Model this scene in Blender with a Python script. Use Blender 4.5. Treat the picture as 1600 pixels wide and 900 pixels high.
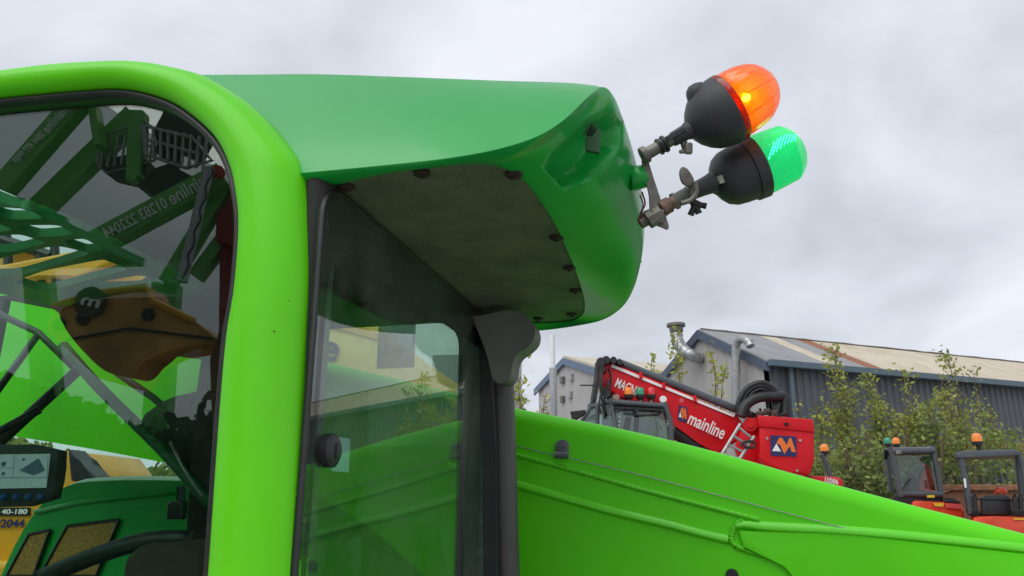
import bpy, bmesh, math, random
from mathutils import Vector, Matrix, noise
random.seed(7)
sc = bpy.context.scene
for o in list(bpy.data.objects): bpy.data.objects.remove(o)
# ------------------------------------------------------------------ camera
YAW, PITCH, FPX = math.radians(13.5), math.radians(16.0), 1155.5
CAM = Vector((0, 0, 1.7))
F = Vector((-math.sin(YAW)*math.cos(PITCH), math.cos(YAW)*math.cos(PITCH), math.sin(PITCH)))
RT = Vector((math.cos(YAW), math.sin(YAW), 0)); UP = RT.cross(F)
HN = Vector((-math.sin(YAW), math.cos(YAW), 0))
cd = bpy.data.cameras.new('camera'); cam = bpy.data.objects.new('camera', cd)
sc.collection.objects.link(cam); sc.camera = cam
cd.sensor_width = 36; cd.lens = 36*FPX/1600; cd.clip_start = .05; cd.clip_end = 2000
m = Matrix((RT, UP, -F)).transposed().to_4x4(); m.translation = CAM; cam.matrix_world = m
# ------------------------------------------------------------------ world, sun, exposure
SUN_EL, SUN_AZ = math.radians(52), math.radians(205)      # azimuth clockwise from +Y: behind the photographer
w = bpy.data.worlds.new('World'); sc.world = w; w.use_nodes = True
nt = w.node_tree; nt.nodes.clear(); N = nt.nodes.new; Lk = nt.links.new
out = N('ShaderNodeOutputWorld'); bg = N('ShaderNodeBackground'); bg.inputs[1].default_value = .1
sky = N('ShaderNodeTexSky'); sky.sky_type = 'NISHITA'; sky.sun_disc = False
sky.sun_elevation = SUN_EL; sky.sun_rotation = SUN_AZ
tc = N('ShaderNodeTexCoord'); sep = N('ShaderNodeSeparateXYZ'); Lk(tc.outputs['Generated'], sep.inputs[0])
ad = N('ShaderNodeMath'); ad.operation = 'ADD'; ad.inputs[1].default_value = .42
ab = N('ShaderNodeMath'); ab.operation = 'ABSOLUTE'; Lk(sep.outputs[2], ab.inputs[0]); Lk(ab.outputs[0], ad.inputs[0])
dv = N('ShaderNodeVectorMath'); dv.operation = 'DIVIDE'
cb = N('ShaderNodeCombineXYZ')
for i in range(3): Lk(ad.outputs[0], cb.inputs[i])
Lk(tc.outputs['Generated'], dv.inputs[0]); Lk(cb.outputs[0], dv.inputs[1])
n1 = N('ShaderNodeTexNoise'); n1.inputs['Scale'].default_value = 2.1; n1.inputs['Detail'].default_value = 7; n1.inputs['Roughness'].default_value = .5
n1.inputs['Distortion'].default_value = .25
Lk(dv.outputs[0], n1.inputs['Vector'])
cr = N('ShaderNodeValToRGB'); e = cr.color_ramp.elements
e[0].position = .38; e[0].color = (.47, .495, .54, 1); e[1].position = .68; e[1].color = (.73, .75, .81, 1)
x = e.new(.5); x.color = (.57, .60, .66, 1)
Lk(n1.outputs['Fac'], cr.inputs[0])
ms = N('ShaderNodeVectorMath'); ms.operation = 'SCALE'; ms.inputs['Scale'].default_value = 11.7; Lk(cr.outputs[0], ms.inputs[0])
mx = N('ShaderNodeMix'); mx.data_type = 'RGBA'; mx.inputs[0].default_value = .94
Lk(sky.outputs[0], mx.inputs[6]); Lk(ms.outputs[0], mx.inputs[7]); Lk(mx.outputs[2], bg.inputs[0]); Lk(bg.outputs[0], out.inputs[0])
sl = bpy.data.lights.new('sun', 'SUN'); sl.energy = 1.5; sl.angle = math.radians(60); sl.color = (1, .96, .9)
so = bpy.data.objects.new('sun', sl); sc.collection.objects.link(so)
sd = Vector((math.sin(SUN_AZ)*math.cos(SUN_EL), math.cos(SUN_AZ)*math.cos(SUN_EL), math.sin(SUN_EL)))
so.rotation_euler = (-sd).to_track_quat('-Z', 'Y').to_euler()
vs = sc.view_settings; vs.view_transform = 'Standard'; vs.look = 'None'; vs.gamma = 1; vs.exposure = .12; vs.use_curve_mapping = False
sc.cycles.max_bounces = 10; sc.cycles.transparent_max_bounces = 24

# ------------------------------------------------------------------ pixel -> world
def ray(px, py): return F*FPX + RT*(px-800) + UP*(450-py)
def Py(px, py, y): d = ray(px, py); return CAM + d*((y-CAM.y)/d.y)
def Px(px, py, x): d = ray(px, py); return CAM + d*((x-CAM.x)/d.x)
def Pz(px, py, z): d = ray(px, py); return CAM + d*((z-CAM.z)/d.z)
def PD(px, py, D): d = ray(px, py); return CAM + d*(D/d.dot(HN))     # upright plane D metres ahead
def PC(px, py, D): return CAM + ray(px, py)*(D/FPX)                  # square to the view
def PP(px, py, q, n): d = ray(px, py); return CAM + d*((q-CAM).dot(n)/d.dot(n))
YD = 1.17                                                            # the plane of the door glass
def MIR(p): return Vector((p.x, 2*YD-p.y, p.z))                      # what the door glass shows stands behind us

# ------------------------------------------------------------------ materials
MATS = {}
def mat(name, col, rough=.5, coat=0, metal=0, var=.12, scale=6, bump=0, bscale=60, spec=.5, dust=0, emit=0, dustcol=(.3,.28,.22)):
    if name in MATS: return MATS[name]
    m = bpy.data.materials.new(name); m.use_nodes = True; nt = m.node_tree; b = nt.nodes['Principled BSDF']
    N = nt.nodes.new; L = nt.links.new
    tc = N('ShaderNodeTexCoord'); n = N('ShaderNodeTexNoise'); n.inputs['Scale'].default_value = scale; n.inputs['Detail'].default_value = 6
    L(tc.outputs['Object'], n.inputs['Vector'])
    mr = N('ShaderNodeMapRange'); mr.inputs[1].default_value = .3; mr.inputs[2].default_value = .7
    mr.inputs[3].default_value = 1-var; mr.inputs[4].default_value = 1+var; L(n.outputs[0], mr.inputs[0])
    sv = N('ShaderNodeVectorMath'); sv.operation = 'SCALE'; sv.inputs[0].default_value = col[:3]; L(mr.outputs[0], sv.inputs['Scale'])
    o = sv.outputs[0]
    if dust:
        n2 = N('ShaderNodeTexNoise'); n2.inputs['Scale'].default_value = scale*2.3; n2.inputs['Detail'].default_value = 10; n2.inputs['Roughness'].default_value = .7
        L(tc.outputs['Object'], n2.inputs['Vector'])
        m2 = N('ShaderNodeMapRange'); m2.inputs[1].default_value = .48; m2.inputs[2].default_value = .72; m2.inputs[4].default_value = dust
        L(n2.outputs[0], m2.inputs[0])
        mi = N('ShaderNodeMix'); mi.data_type = 'RGBA'; L(m2.outputs[0], mi.inputs[0]); L(o, mi.inputs[6]); mi.inputs[7].default_value = (*dustcol, 1)
        o = mi.outputs[2]
    L(o, b.inputs['Base Color'])
    b.inputs['Roughness'].default_value = rough; b.inputs['Metallic'].default_value = metal
    b.inputs['Coat Weight'].default_value = coat; b.inputs['Coat Roughness'].default_value = .12
    b.inputs['Specular IOR Level'].default_value = spec
    if rough < .95:
        m3 = N('ShaderNodeMapRange'); m3.inputs[3].default_value = max(0, rough-.06); m3.inputs[4].default_value = min(1, rough+.08)
        L(n.outputs[0], m3.inputs[0]); L(m3.outputs[0], b.inputs['Roughness'])
    if bump:
        n3 = N('ShaderNodeTexNoise'); n3.inputs['Scale'].default_value = bscale; n3.inputs['Detail'].default_value = 4; L(tc.outputs['Object'], n3.inputs['Vector'])
        bp = N('ShaderNodeBump'); bp.inputs['Strength'].default_value = bump; bp.inputs['Distance'].default_value = .01
        L(n3.outputs[0], bp.inputs['Height']); L(bp.outputs[0], b.inputs['Normal'])
    if emit: b.inputs['Emission Color'].default_value = (*col[:3], 1); b.inputs['Emission Strength'].default_value = emit
    MATS[name] = m; return m
def glassmat(name, tint, f0=.08, power=5, dirt=0.0):
    if name in MATS: return MATS[name]
    m = bpy.data.materials.new(name); m.use_nodes = True; nt = m.node_tree; nt.nodes.clear(); N = nt.nodes.new; L = nt.links.new
    g = N('ShaderNodeNewGeometry'); d = N('ShaderNodeVectorMath'); d.operation = 'DOT_PRODUCT'; L(g.outputs['Normal'], d.inputs[0]); L(g.outputs['Incoming'], d.inputs[1])
    a = N('ShaderNodeMath'); a.operation = 'ABSOLUTE'; L(d.outputs['Value'], a.inputs[0])
    s = N('ShaderNodeMath'); s.operation = 'SUBTRACT'; s.inputs[0].default_value = 1; L(a.outputs[0], s.inputs[1])
    p = N('ShaderNodeMath'); p.operation = 'POWER'; p.inputs[1].default_value = power; L(s.outputs[0], p.inputs[0])
    k = N('ShaderNodeMath'); k.operation = 'MULTIPLY_ADD'; k.inputs[1].default_value = 1-f0; k.inputs[2].default_value = f0; L(p.outputs[0], k.inputs[0])
    t = N('ShaderNodeBsdfTransparent'); t.inputs[0].default_value = (*tint, 1)
    gl = N('ShaderNodeBsdfGlossy'); gl.inputs['Roughness'].default_value = 0.0
    tr = t.outputs[0]
    if dirt:
        df = N('ShaderNodeBsdfDiffuse'); df.inputs[0].default_value = (.5, .52, .45, 1)
        tc = N('ShaderNodeTexCoord'); n = N('ShaderNodeTexNoise'); n.inputs['Scale'].default_value = 5; n.inputs['Detail'].default_value = 9; n.inputs['Roughness'].default_value = .75
        L(tc.outputs['Object'], n.inputs['Vector'])
        mr = N('ShaderNodeMapRange'); mr.inputs[1].default_value = .38; mr.inputs[2].default_value = .8; mr.inputs[4].default_value = dirt; L(n.outputs[0], mr.inputs[0])
        mm = N('ShaderNodeMixShader'); L(mr.outputs[0], mm.inputs[0]); L(tr, mm.inputs[1]); L(df.outputs[0], mm.inputs[2]); tr = mm.outputs[0]
    ms = N('ShaderNodeMixShader'); o = N('ShaderNodeOutputMaterial'); L(k.outputs[0], ms.inputs[0]); L(tr, ms.inputs[1]); L(gl.outputs[0], ms.inputs[2]); L(ms.outputs[0], o.inputs[0])
    MATS[name] = m; return m
def lensmat(name, col, emit=0):
    if name in MATS: return MATS[name]
    m = bpy.data.materials.new(name); m.use_nodes = True; nt = m.node_tree; nt.nodes.clear(); N = nt.nodes.new; L = nt.links.new
    t = N('ShaderNodeBsdfTransparent'); t.inputs[0].default_value = (*[c_**.5 for c_ in col], 1)
    tl = N('ShaderNodeBsdfTranslucent'); tl.inputs[0].default_value = (*col, 1)
    df = N('ShaderNodeBsdfDiffuse'); df.inputs[0].default_value = (*col, 1)
    gl = N('ShaderNodeBsdfGlossy'); gl.inputs['Roughness'].default_value = .12
    fr = N('ShaderNodeLayerWeight'); fr.inputs[0].default_value = .12
    a = N('ShaderNodeMixShader'); a.inputs[0].default_value = .42; L(t.outputs[0], a.inputs[1]); L(tl.outputs[0], a.inputs[2])
    b = N('ShaderNodeMixShader'); b.inputs[0].default_value = .16; L(a.outputs[0], b.inputs[1]); L(df.outputs[0], b.inputs[2])
    c = N('ShaderNodeMixShader'); L(fr.outputs['Facing'], c.inputs[0]); L(b.outputs[0], c.inputs[1]); L(gl.outputs[0], c.inputs[2])
    o = N('ShaderNodeOutputMaterial')
    if emit:
        ee = N('ShaderNodeEmission'); ee.inputs[0].default_value = (*col, 1); ee.inputs[1].default_value = emit
        ad = N('ShaderNodeAddShader'); L(c.outputs[0], ad.inputs[0]); L(ee.outputs[0], ad.inputs[1]); L(ad.outputs[0], o.inputs[0])
    else: L(c.outputs[0], o.inputs[0])
    MATS[name] = m; return m
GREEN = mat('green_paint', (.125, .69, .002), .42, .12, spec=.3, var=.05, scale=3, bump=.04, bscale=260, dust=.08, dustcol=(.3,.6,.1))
BOOMG = mat('boom_green_paint', (.11, .74, .002), .5, .06, spec=.3, var=.05, scale=3, bump=.04, bscale=40, dust=.07, dustcol=(.2,.5,.08))
BEADG = mat('weld_green_paint', (.11, .68, .003), .42, .25, var=.05, scale=12, bump=.25, bscale=60)
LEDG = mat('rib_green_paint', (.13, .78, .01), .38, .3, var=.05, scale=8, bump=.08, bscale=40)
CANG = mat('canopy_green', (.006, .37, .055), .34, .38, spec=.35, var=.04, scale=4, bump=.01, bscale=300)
RED = mat('red_paint', (.66, .004, .012), .42, .1, spec=.3, var=.07, scale=1.5, dust=.04, dustcol=(.35,.03,.03))
ORG = mat('orange_paint', (.75, .06, .015), .35, .3, var=.06, scale=2, dust=.15)
YEL = mat('yellow_paint', (.8, .38, .01), .45, .2, var=.08, scale=2, dust=.2)
BLK = mat('black_rubber', (.012, .013, .015), .4, var=.2, dust=.06)
PLAS = mat('black_plastic', (.02, .022, .025), .45, var=.15, bump=.15, bscale=400, dust=.05)
BEAC = mat('beacon_base_plastic', (.035, .038, .045), .5, var=.12, bump=.2, bscale=350, dust=.1)
GREY = mat('grey_plastic', (.17, .18, .165), .55, var=.15, bump=.2, bscale=200, dust=.35, dustcol=(.12,.13,.09))
FRAM = mat('charcoal_frame_paint', (.07, .085, .10), .4, .2, var=.1, scale=4, dust=.15)
STEEL = mat('galvanised_steel', (.42, .43, .43), .4, metal=.8, var=.2, scale=14)
DST = mat('dull_steel', (.2, .19, .17), .5, metal=.7, var=.3, scale=40, dust=.3)
RUST = mat('rusty_steel', (.22, .1, .05), .85, var=.4, scale=9, dust=.5, dustcol=(.4,.25,.15))
WHT = mat('white_lettering', (.82, .82, .82), .5, var=.03)
NAVY = mat('navy_lettering', (.015, .02, .12), .5, var=.03)
LORG = mat('orange_logo', (.85, .18, .02), .5, var=.03)
BOLT0 = mat('chip_brown', (.05,.03,.015), .8)
DARKIN = mat('dark_lining', (.02, .024, .02), .8, var=.2)
LIFTG = mat('lift_green_paint', (.16, .50, .10), .5, .2, var=.08)
LIFTW = mat('pale_lift_lettering', (.9, .95, .9), .5)
DOORGL = glassmat('door_tinted_glass', (.78, .93, .86), .08)
WSGL = glassmat('windscreen_glass', (.84, .93, .86), .055, 4.2, dirt=.13)
SIDEGL = glassmat('side_tinted_glass', (.80, .92, .86), .04, dirt=.10)
CABGL = glassmat('cab_glass', (.5, .62, .6), .10)
# ------------------------------------------------------------------ object helpers
def tag(o, label=None, cat=None, group=None, kind=None):
    if label: o['label'] = label
    if cat: o['category'] = cat
    if group: o['group'] = group
    if kind: o['kind'] = kind
    return o
def thing(name, loc, label, cat, group=None):
    o = bpy.data.objects.new(name, None); o.empty_display_size = .2; sc.collection.objects.link(o); o.location = loc
    return tag(o, label, cat, group)
def rootloc(p):
    v = Vector((0, 0, 0))
    while p: v = v + p.location; p = p.parent
    return v
def obj(name, bm, mt, parent=None, smooth=False, label=None, recalc=True, loc=None, angle=None):
    if recalc: bmesh.ops.recalc_face_normals(bm, faces=bm.faces[:])
    off = rootloc(parent) if parent else Vector(loc or (0, 0, 0))
    if off.length: bmesh.ops.translate(bm, verts=bm.verts[:], vec=-off)
    me = bpy.data.meshes.new(name); bm.to_mesh(me); bm.free()
    for m_ in (mt if isinstance(mt, (list, tuple)) else [mt]): me.materials.append(m_)
    if smooth:
        for p in me.polygons: p.use_smooth = True
        if angle: 
            try: me.set_sharp_from_angle(angle=math.radians(angle))
            except Exception: pass
    o = bpy.data.objects.new(name, me); sc.collection.objects.link(o)
    if parent: o.parent = parent
    elif loc is not None: o.location = loc
    if label: o['label'] = label
    return o
def NB(): return bmesh.new()
def join(a, b): # b into a
    me = bpy.data.meshes.new('tmp'); b.to_mesh(me); b.free(); a.from_mesh(me); bpy.data.meshes.remove(me); return a
def box(bm, c, s, ax=None, bev=0):
    ax = ax or (Vector((1,0,0)), Vector((0,1,0)), Vector((0,0,1))); c = Vector(c)
    t = NB(); r = bmesh.ops.create_cube(t, size=1)
    for v in t.verts: v.co = c + ax[0]*v.co.x*s[0] + ax[1]*v.co.y*s[1] + ax[2]*v.co.z*s[2]
    if bev: bmesh.ops.bevel(t, geom=t.edges[:], offset=bev, segments=3, affect='EDGES', profile=.5)
    return join(bm, t)
def tube(bm, pts, r, seg=12, cap=True, rs=None, flat=None):
    pts = [Vector(p) for p in pts]; n = len(pts); rings = []; prev = None
    for i, p in enumerate(pts):
        t = (pts[min(i+1, n-1)] - pts[max(i-1, 0)]).normalized()
        if prev is None:
            u = t.orthogonal().normalized()
            if flat is not None: u = (Vector(flat) - t*Vector(flat).dot(t)).normalized()
        else: u = (prev - t*prev.dot(t)).normalized()
        prev = u; v = t.cross(u); rr = rs[i] if rs else r
        rings.append([bm.verts.new(p + (u*math.cos(a)+v*math.sin(a))*rr) for a in [2*math.pi*k/seg for k in range(seg)]])
    for a, b in zip(rings, rings[1:]):
        for k in range(seg): bm.faces.new((a[k], a[(k+1) % seg], b[(k+1) % seg], b[k]))
    if cap: bm.faces.new(rings[0][::-1]); bm.faces.new(rings[-1])
    return bm
def lathe(bm, o, ax, prof, seg=40, cap=True):
    ax = ax.normalized(); return tube(bm, [o+ax*t for t, r in prof], 0, seg, cap, [max(r, .0004) for t, r in prof]) 
def prism(bm, pts, dvec, bev=0, bseg=3):
    """closed polygon (world points) pushed along dvec"""
    t = NB(); a = [t.verts.new(p) for p in pts]; b = [t.verts.new(Vector(p)+dvec) for p in pts]; n = len(pts)
    t.faces.new(a); t.faces.new(b[::-1])
    for i in range(n): t.faces.new((a[i], b[i], b[(i+1) % n], a[(i+1) % n]))
    if bev: bmesh.ops.bevel(t, geom=t.edges[:], offset=bev, segments=bseg, affect='EDGES', profile=.5, clamp_overlap=True)
    return join(bm, t)
def cr_spline(pts, n, closed=False):
    pts = [Vector(p) for p in pts]; L = len(pts); segs = L if closed else L-1; raw = []
    for i in range(segs):
        if closed: p0, p1, p2, p3 = pts[(i-1) % L], pts[i], pts[(i+1) % L], pts[(i+2) % L]
        else: p0, p1, p2, p3 = pts[max(i-1,0)], pts[i], pts[i+1], pts[min(i+2,L-1)]
        for k in range(16):
            t = k/16; raw.append(.5*((2*p1)+(p2-p0)*t+(2*p0-5*p1+4*p2-p3)*t*t+(3*p1-p0-3*p2+p3)*t**3))
    raw.append(pts[0].copy() if closed else pts[-1].copy())
    d = [0]
    for a, b in zip(raw, raw[1:]): d.append(d[-1]+(b-a).length)
    out = []; j = 0
    for k in range(n):
        s = d[-1]*k/(n if closed else n-1)
        while j < len(d)-2 and d[j+1] < s: j += 1
        out.append(raw[j].lerp(raw[j+1], (s-d[j])/max(1e-9, d[j+1]-d[j])))
    return out
def grid(bm, rows, close=False):
    vr = [[bm.verts.new(p) for p in r] for r in rows]
    for a, b in zip(vr, vr[1:]):
        for k in range(len(a)-1): bm.faces.new((a[k], a[k+1], b[k+1], b[k]))
    return vr
def text_obj(name, s, p0, p1, h, mt, parent, plane_n=None, ext=.001, mirror=None, bold=0.0, label=None):
    """letters on a surface: baseline from p0 to p1 (world), letter height h"""
    cu = bpy.data.curves.new('t', 'FONT'); cu.body = s; cu.size = 1; cu.offset = bold; cu.extrude = .01
    to = bpy.data.objects.new('t', cu); sc.collection.objects.link(to); bpy.context.view_layer.update()
    dg = bpy.context.evaluated_depsgraph_get(); me = bpy.data.meshes.new_from_object(to.evaluated_get(dg))
    xs = [v.co.x for v in me.vertices]; x0, x1 = min(xs), max(xs)
    X = Vector(p1)-Vector(p0); wdt = X.length; X.normalize(); n = Vector(plane_n).normalized(); Yv = n.cross(X)
    if Yv.z < 0: Yv = -Yv
    b = bmesh.new(); b.from_mesh(me)
    for v in b.verts:
        c = v.co.copy(); v.co = Vector(p0) + X*((c.x-x0)/(x1-x0)*wdt) + Yv*(c.y/.72*h) + n*(c.z/.01*ext)
        if mirror: v.co = mirror(v.co)
    bpy.data.objects.remove(to); bpy.data.meshes.remove(me)
    return obj(name, b, mt, parent, label=label)
def holed(outline, holes, z0, th, conv):
    """2D outline with holes -> solid mesh; conv maps (x,y,dz) to world"""
    cu = bpy.data.curves.new('t', 'CURVE'); cu.dimensions = '2D'; cu.fill_mode = 'BOTH'; cu.extrude = th/2
    for pl in [outline]+holes:
        sp = cu.splines.new('POLY'); sp.points.add(len(pl)-1); sp.use_cyclic_u = True
        for q, p in zip(sp.points, pl): q.co = (p[0], p[1], 0, 1)
    to = bpy.data.objects.new('t', cu); sc.collection.objects.link(to); bpy.context.view_layer.update()
    dg = bpy.context.evaluated_depsgraph_get(); me = bpy.data.meshes.new_from_object(to.evaluated_get(dg))
    b = bmesh.new(); b.from_mesh(me); bpy.data.objects.remove(to); bpy.data.meshes.remove(me)
    for v in b.verts: v.co = conv(v.co)
    return b
def chaikin(p, n=2, r=.22):
    p = [Vector(q) for q in p]
    for _ in range(n):
        p = [v for i in range(len(p)) for v in (p[i].lerp(p[(i+1) % len(p)], r), p[i].lerp(p[(i+1) % len(p)], 1-r))]
    return p

# ================================================================== GROUND
gm = mat('yard_concrete', (.34, .33, .31), .85, var=.25, scale=.4, bump=.4, bscale=8, dust=.4, dustcol=(.24,.22,.2))
b = NB(); bmesh.ops.create_grid(b, x_segments=8, y_segments=8, size=700); tag(obj('ground', b, gm), kind='structure')

# ================================================================== WAREHOUSES
def corr_wall(bm, A, B, z0, z1, pitch, dep, out):
    A = Vector((A.x, A.y, 0)); B = Vector((B.x, B.y, 0)); L = (B-A).length; d = (B-A)/L; prof = []; s = 0
    while s < L:
        for f, o_ in ((0, 0), (.42, 0), (.52, 1), (.9, 1)):
            if s+f*pitch <= L: prof.append(A+d*(s+f*pitch)+out*(dep*o_))
        s += pitch
    prof.append(B)
    top = z1 if callable(z1) else (lambda p: z1)
    grid(bm, [[Vector((p.x, p.y, z0)) for p in prof], [Vector((p.x, p.y, top(p))) for p in prof]])
DW = mat('dark_grey_cladding', (.09, .10, .115), .5, var=.1, scale=.5, dust=.12)
LW = mat('pale_grey_cladding', (.40, .39, .38), .6, var=.08, scale=.6, dust=.15)
BLU = mat('blue_verge_trim', (.075, .10, .15), .5, var=.1, dust=.15)
GUT = mat('grey_gutter', (.10, .15, .19), .5, var=.1)
def roofmat():
    m = bpy.data.materials.new('sheet_roof'); m.use_nodes = True; nt = m.node_tree; N = nt.nodes.new; L = nt.links.new; b = nt.nodes['Principled BSDF']
    uv = N('ShaderNodeUVMap'); sp = N('ShaderNodeSeparateXYZ'); L(uv.outputs[0], sp.inputs[0])
    mr = N('ShaderNodeMapRange'); mr.inputs[1].default_value = 0; mr.inputs[2].default_value = 1; L(sp.outputs[0], mr.inputs[0])
    cr = N('ShaderNodeValToRGB'); cr.color_ramp.interpolation = 'CONSTANT'; L(mr.outputs[0], cr.inputs[0])
    g1 = (.30,.31,.32,1); cream = (.62,.55,.43,1); rust = (.30,.12,.06,1)
    global ROOF_STOPS
    els = cr.color_ramp.elements
    for i, (u, c) in enumerate(ROOF_STOPS):
        el = els[i] if i < 1 else (els.new(u) if i != 1 else els[1]); el.position = u; el.color = {'g': g1, 'c': cream, 'r': rust}[c]
    n = N('ShaderNodeTexNoise'); n.inputs['Scale'].default_value = 1.0; n.inputs['Detail'].default_value = 9; n.inputs['Roughness'].default_value = .7
    mp = N('ShaderNodeMapping'); mp.inputs['Scale'].default_value = (90, 3, 1); L(uv.outputs[0], mp.inputs[0]); L(mp.outputs[0], n.inputs['Vector'])
    mi = N('ShaderNodeMix'); mi.data_type = 'RGBA'; mi.blend_type = 'MULTIPLY'; mi.inputs[0].default_value = .4
    r2 = N('ShaderNodeValToRGB'); r2.color_ramp.elements[0].position = .35; r2.color_ramp.elements[0].color = (.55,.48,.4,1); r2.color_ramp.elements[1].position = .6; r2.color_ramp.elements[1].color = (1.1,1.1,1.1,1)
    L(n.outputs[0], r2.inputs[0]); L(cr.outputs[0], mi.inputs[6]); L(r2.outputs[0], mi.inputs[7]); L(mi.outputs[2], b.inputs['Base Color'])
    b.inputs['Roughness'].default_value = .7
    wv = N('ShaderNodeTexWave'); wv.inputs['Scale'].default_value = 90; L(uv.outputs[0], wv.inputs['Vector'])
    bp = N('ShaderNodeBump'); bp.inputs['Strength'].default_value = .5; bp.inputs['Distance'].default_value = .05; L(wv.outputs[0], bp.inputs['Height']); L(bp.outputs[0], b.inputs['Normal'])
    return m
ZE = 6.6
A = Pz(1195, 568, ZE); Bq = Pz(1600, 603, ZE); dL = (Bq-A); dL.z = 0; dL.normalize(); dG = Vector((-dL.y, dL.x, 0))
if dG.y < 0: dG = -dG
if dG.x > 0 and dG.dot(Vector((-1,0,0))) < 0: pass
LEN = 75
def q_at(px, py):      # point on the gable wall plane
    return PP(px, py, A, dL)
apex = q_at(1095, 519); wdt = abs((apex-A).dot(dG))*2; zr = apex.z
print('warehouse', A, 'dirL', dL, 'dirG', dG, 'width', wdt, 'ridge', zr)
def wl(u, v, z): p = A + dL*u + dG*v; return Vector((p.x, p.y, z))
def u_eave(px): return (PP(px, 572+(px-1195)*.086, A, dG) - A).dot(dL)
us = [u_eave(p) for p in (1290, 1318, 1352, 1378, 1392)]
ROOF_STOPS = [(0, 'g'), (us[0]/LEN, 'c'), (us[1]/LEN, 'g'), (us[2]/LEN, 'r'), (us[3]/LEN, 'c')]
wh = thing('warehouse', wl(0, 0, 0), 'large dark grey corrugated warehouse with cream and rust striped sheet roof behind the saplings', 'warehouse')
b = NB(); corr_wall(b, wl(.15, 0, 0), wl(LEN, 0, 0), 0, ZE, .36, .05, -dG); obj('side_wall', b, DW, wh)
b = NB(); corr_wall(b, wl(0, .1, 0), wl(0, wdt-.1, 0), 0, lambda p: ZE + (zr-ZE)*(1-abs((p-A).dot(dG)-wdt/2)/(wdt/2)), .5, .03, -dL); obj('gable_wall', b, LW, wh)
b = NB(); prism(b, [wl(LEN, 0, 0), wl(LEN, wdt, 0), wl(LEN, wdt, ZE), wl(LEN, wdt/2, zr), wl(LEN, 0, ZE)], dL*.1); prism(b, [wl(.1, wdt, 0), wl(LEN, wdt, 0), wl(LEN, wdt, ZE), wl(.1, wdt, ZE)], dG*.05); obj('rear_wall', b, DW, wh)
b = NB(); uvl = b.loops.layers.uv.new('UVMap')
for (v0, v1, z0, z1) in ((-.35, wdt/2, ZE+.02, zr+.12), (wdt/2, wdt+.35, zr+.12, ZE+.02)):
    p = [wl(-.12, v0, z0), wl(LEN+.1, v0, z0), wl(LEN+.1, v1, z1), wl(-.12, v1, z1)]
    f = b.faces.new([b.verts.new(q) for q in p])
    for lp, uv in zip(f.loops, ((0, 0), (1, 0), (1, 1), (0, 1))): lp[uvl].uv = uv
rf = obj('roof', b, roofmat(), wh)
so_ = rf.modifiers.new('s', 'SOLIDIFY'); so_.thickness = .08
b = NB(); rp = []
for k in range(120):
    u = LEN*k/119; rp.append(wl(u, wdt/2, zr+.13+random.uniform(0,.035)))
tube(b, rp, .045, 6)
obj('ridge_cap', b, mat('weathered_ridge', (.16,.14,.12), .8, var=.4), rf)
b = NB(); box(b, wl(LEN/2, -.42, ZE-.04), (LEN+.3, .2, .24), (dL, dG, Vector((0,0,1))), .02); obj('gutter', b, GUT, wh)
b = NB(); tube(b, [wl(1.0, -.2, 0), wl(1.0, -.2, ZE-.1)], .09, 10); obj('downpipe', b, GUT, wh)
b = NB()
for s in (0, 1):
    a0, a1 = (wl(-.06, -.3, ZE+.0), wl(-.06, wdt/2, zr+.08)) if s == 0 else (wl(-.06, wdt+.3, ZE), wl(-.06, wdt/2, zr+.08))
    prism(b, [a0, a1, a1-Vector((0,0,.38)), a0-Vector((0,0,.34))], -dL*.14)
obj('verge_trim', b, BLU, wh)
b = NB(); prism(b, [wl(-.05, wdt*.1, 3.9), wl(-.05, wdt*.9, 3.9), wl(-.05, wdt*.9, 4.15), wl(-.05, wdt*.1, 4.15)], -dL*.08); obj('trim_band', b, BLU, wh)
# ducts
def duct(pts, r, label, cap=False, bend=True):
    t = thing('exhaust_duct', (pts[0].x, pts[0].y, pts[0].z), label, 'duct', 'galvanised extraction ducts on the warehouse')
    b = NB(); sp = cr_spline(pts, 26); tube(b, sp, r, 18)
    for k in range(0, 26, 3):
        a_, c_ = sp[k], sp[min(k+1, 25)]; d_ = (c_-a_).normalized() if (c_-a_).length else Vector((0,0,1)); tube(b, [a_-d_*.025, a_+d_*.025], r*1.07, 18)
    obj('duct_pipe', b, STEEL, t, True, angle=50)
    if cap:
        b = NB(); e_ = pts[-1]; tube(b, [e_+Vector((0,0,z)) for z in (0,.06,.1,.28,.30,.42)], 0, 20, True, [r*.98, r*1.1, r*1.15, r*1.2, r*1.6, r*1.6]); obj('cowl', b, DST, t, True, angle=30)
duct([PP(1092,560,A,dL)+dL*.2, PP(1083,556,A-dL*.6,dL), PP(1071,549,A-dL*.8,dL), PP(1060,536,A-dL*.8,dL), PP(1057,521,A-dL*.8,dL)], .25, 'fat elbowed steel duct with flared cowl on the warehouse gable near its apex', True)
def qo(px, py, off): return PP(px, py, A-dL*off, dL)
q1 = qo(1150, 700, .5)
duct([q1]+[qo(x, y, .5) for x, y in ((1150,640),(1150,580),(1150,545),(1153,533),(1161,529),(1169,533),(1173,541))], .16, 'slim vertical steel duct with hooked top against the warehouse gable')

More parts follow.
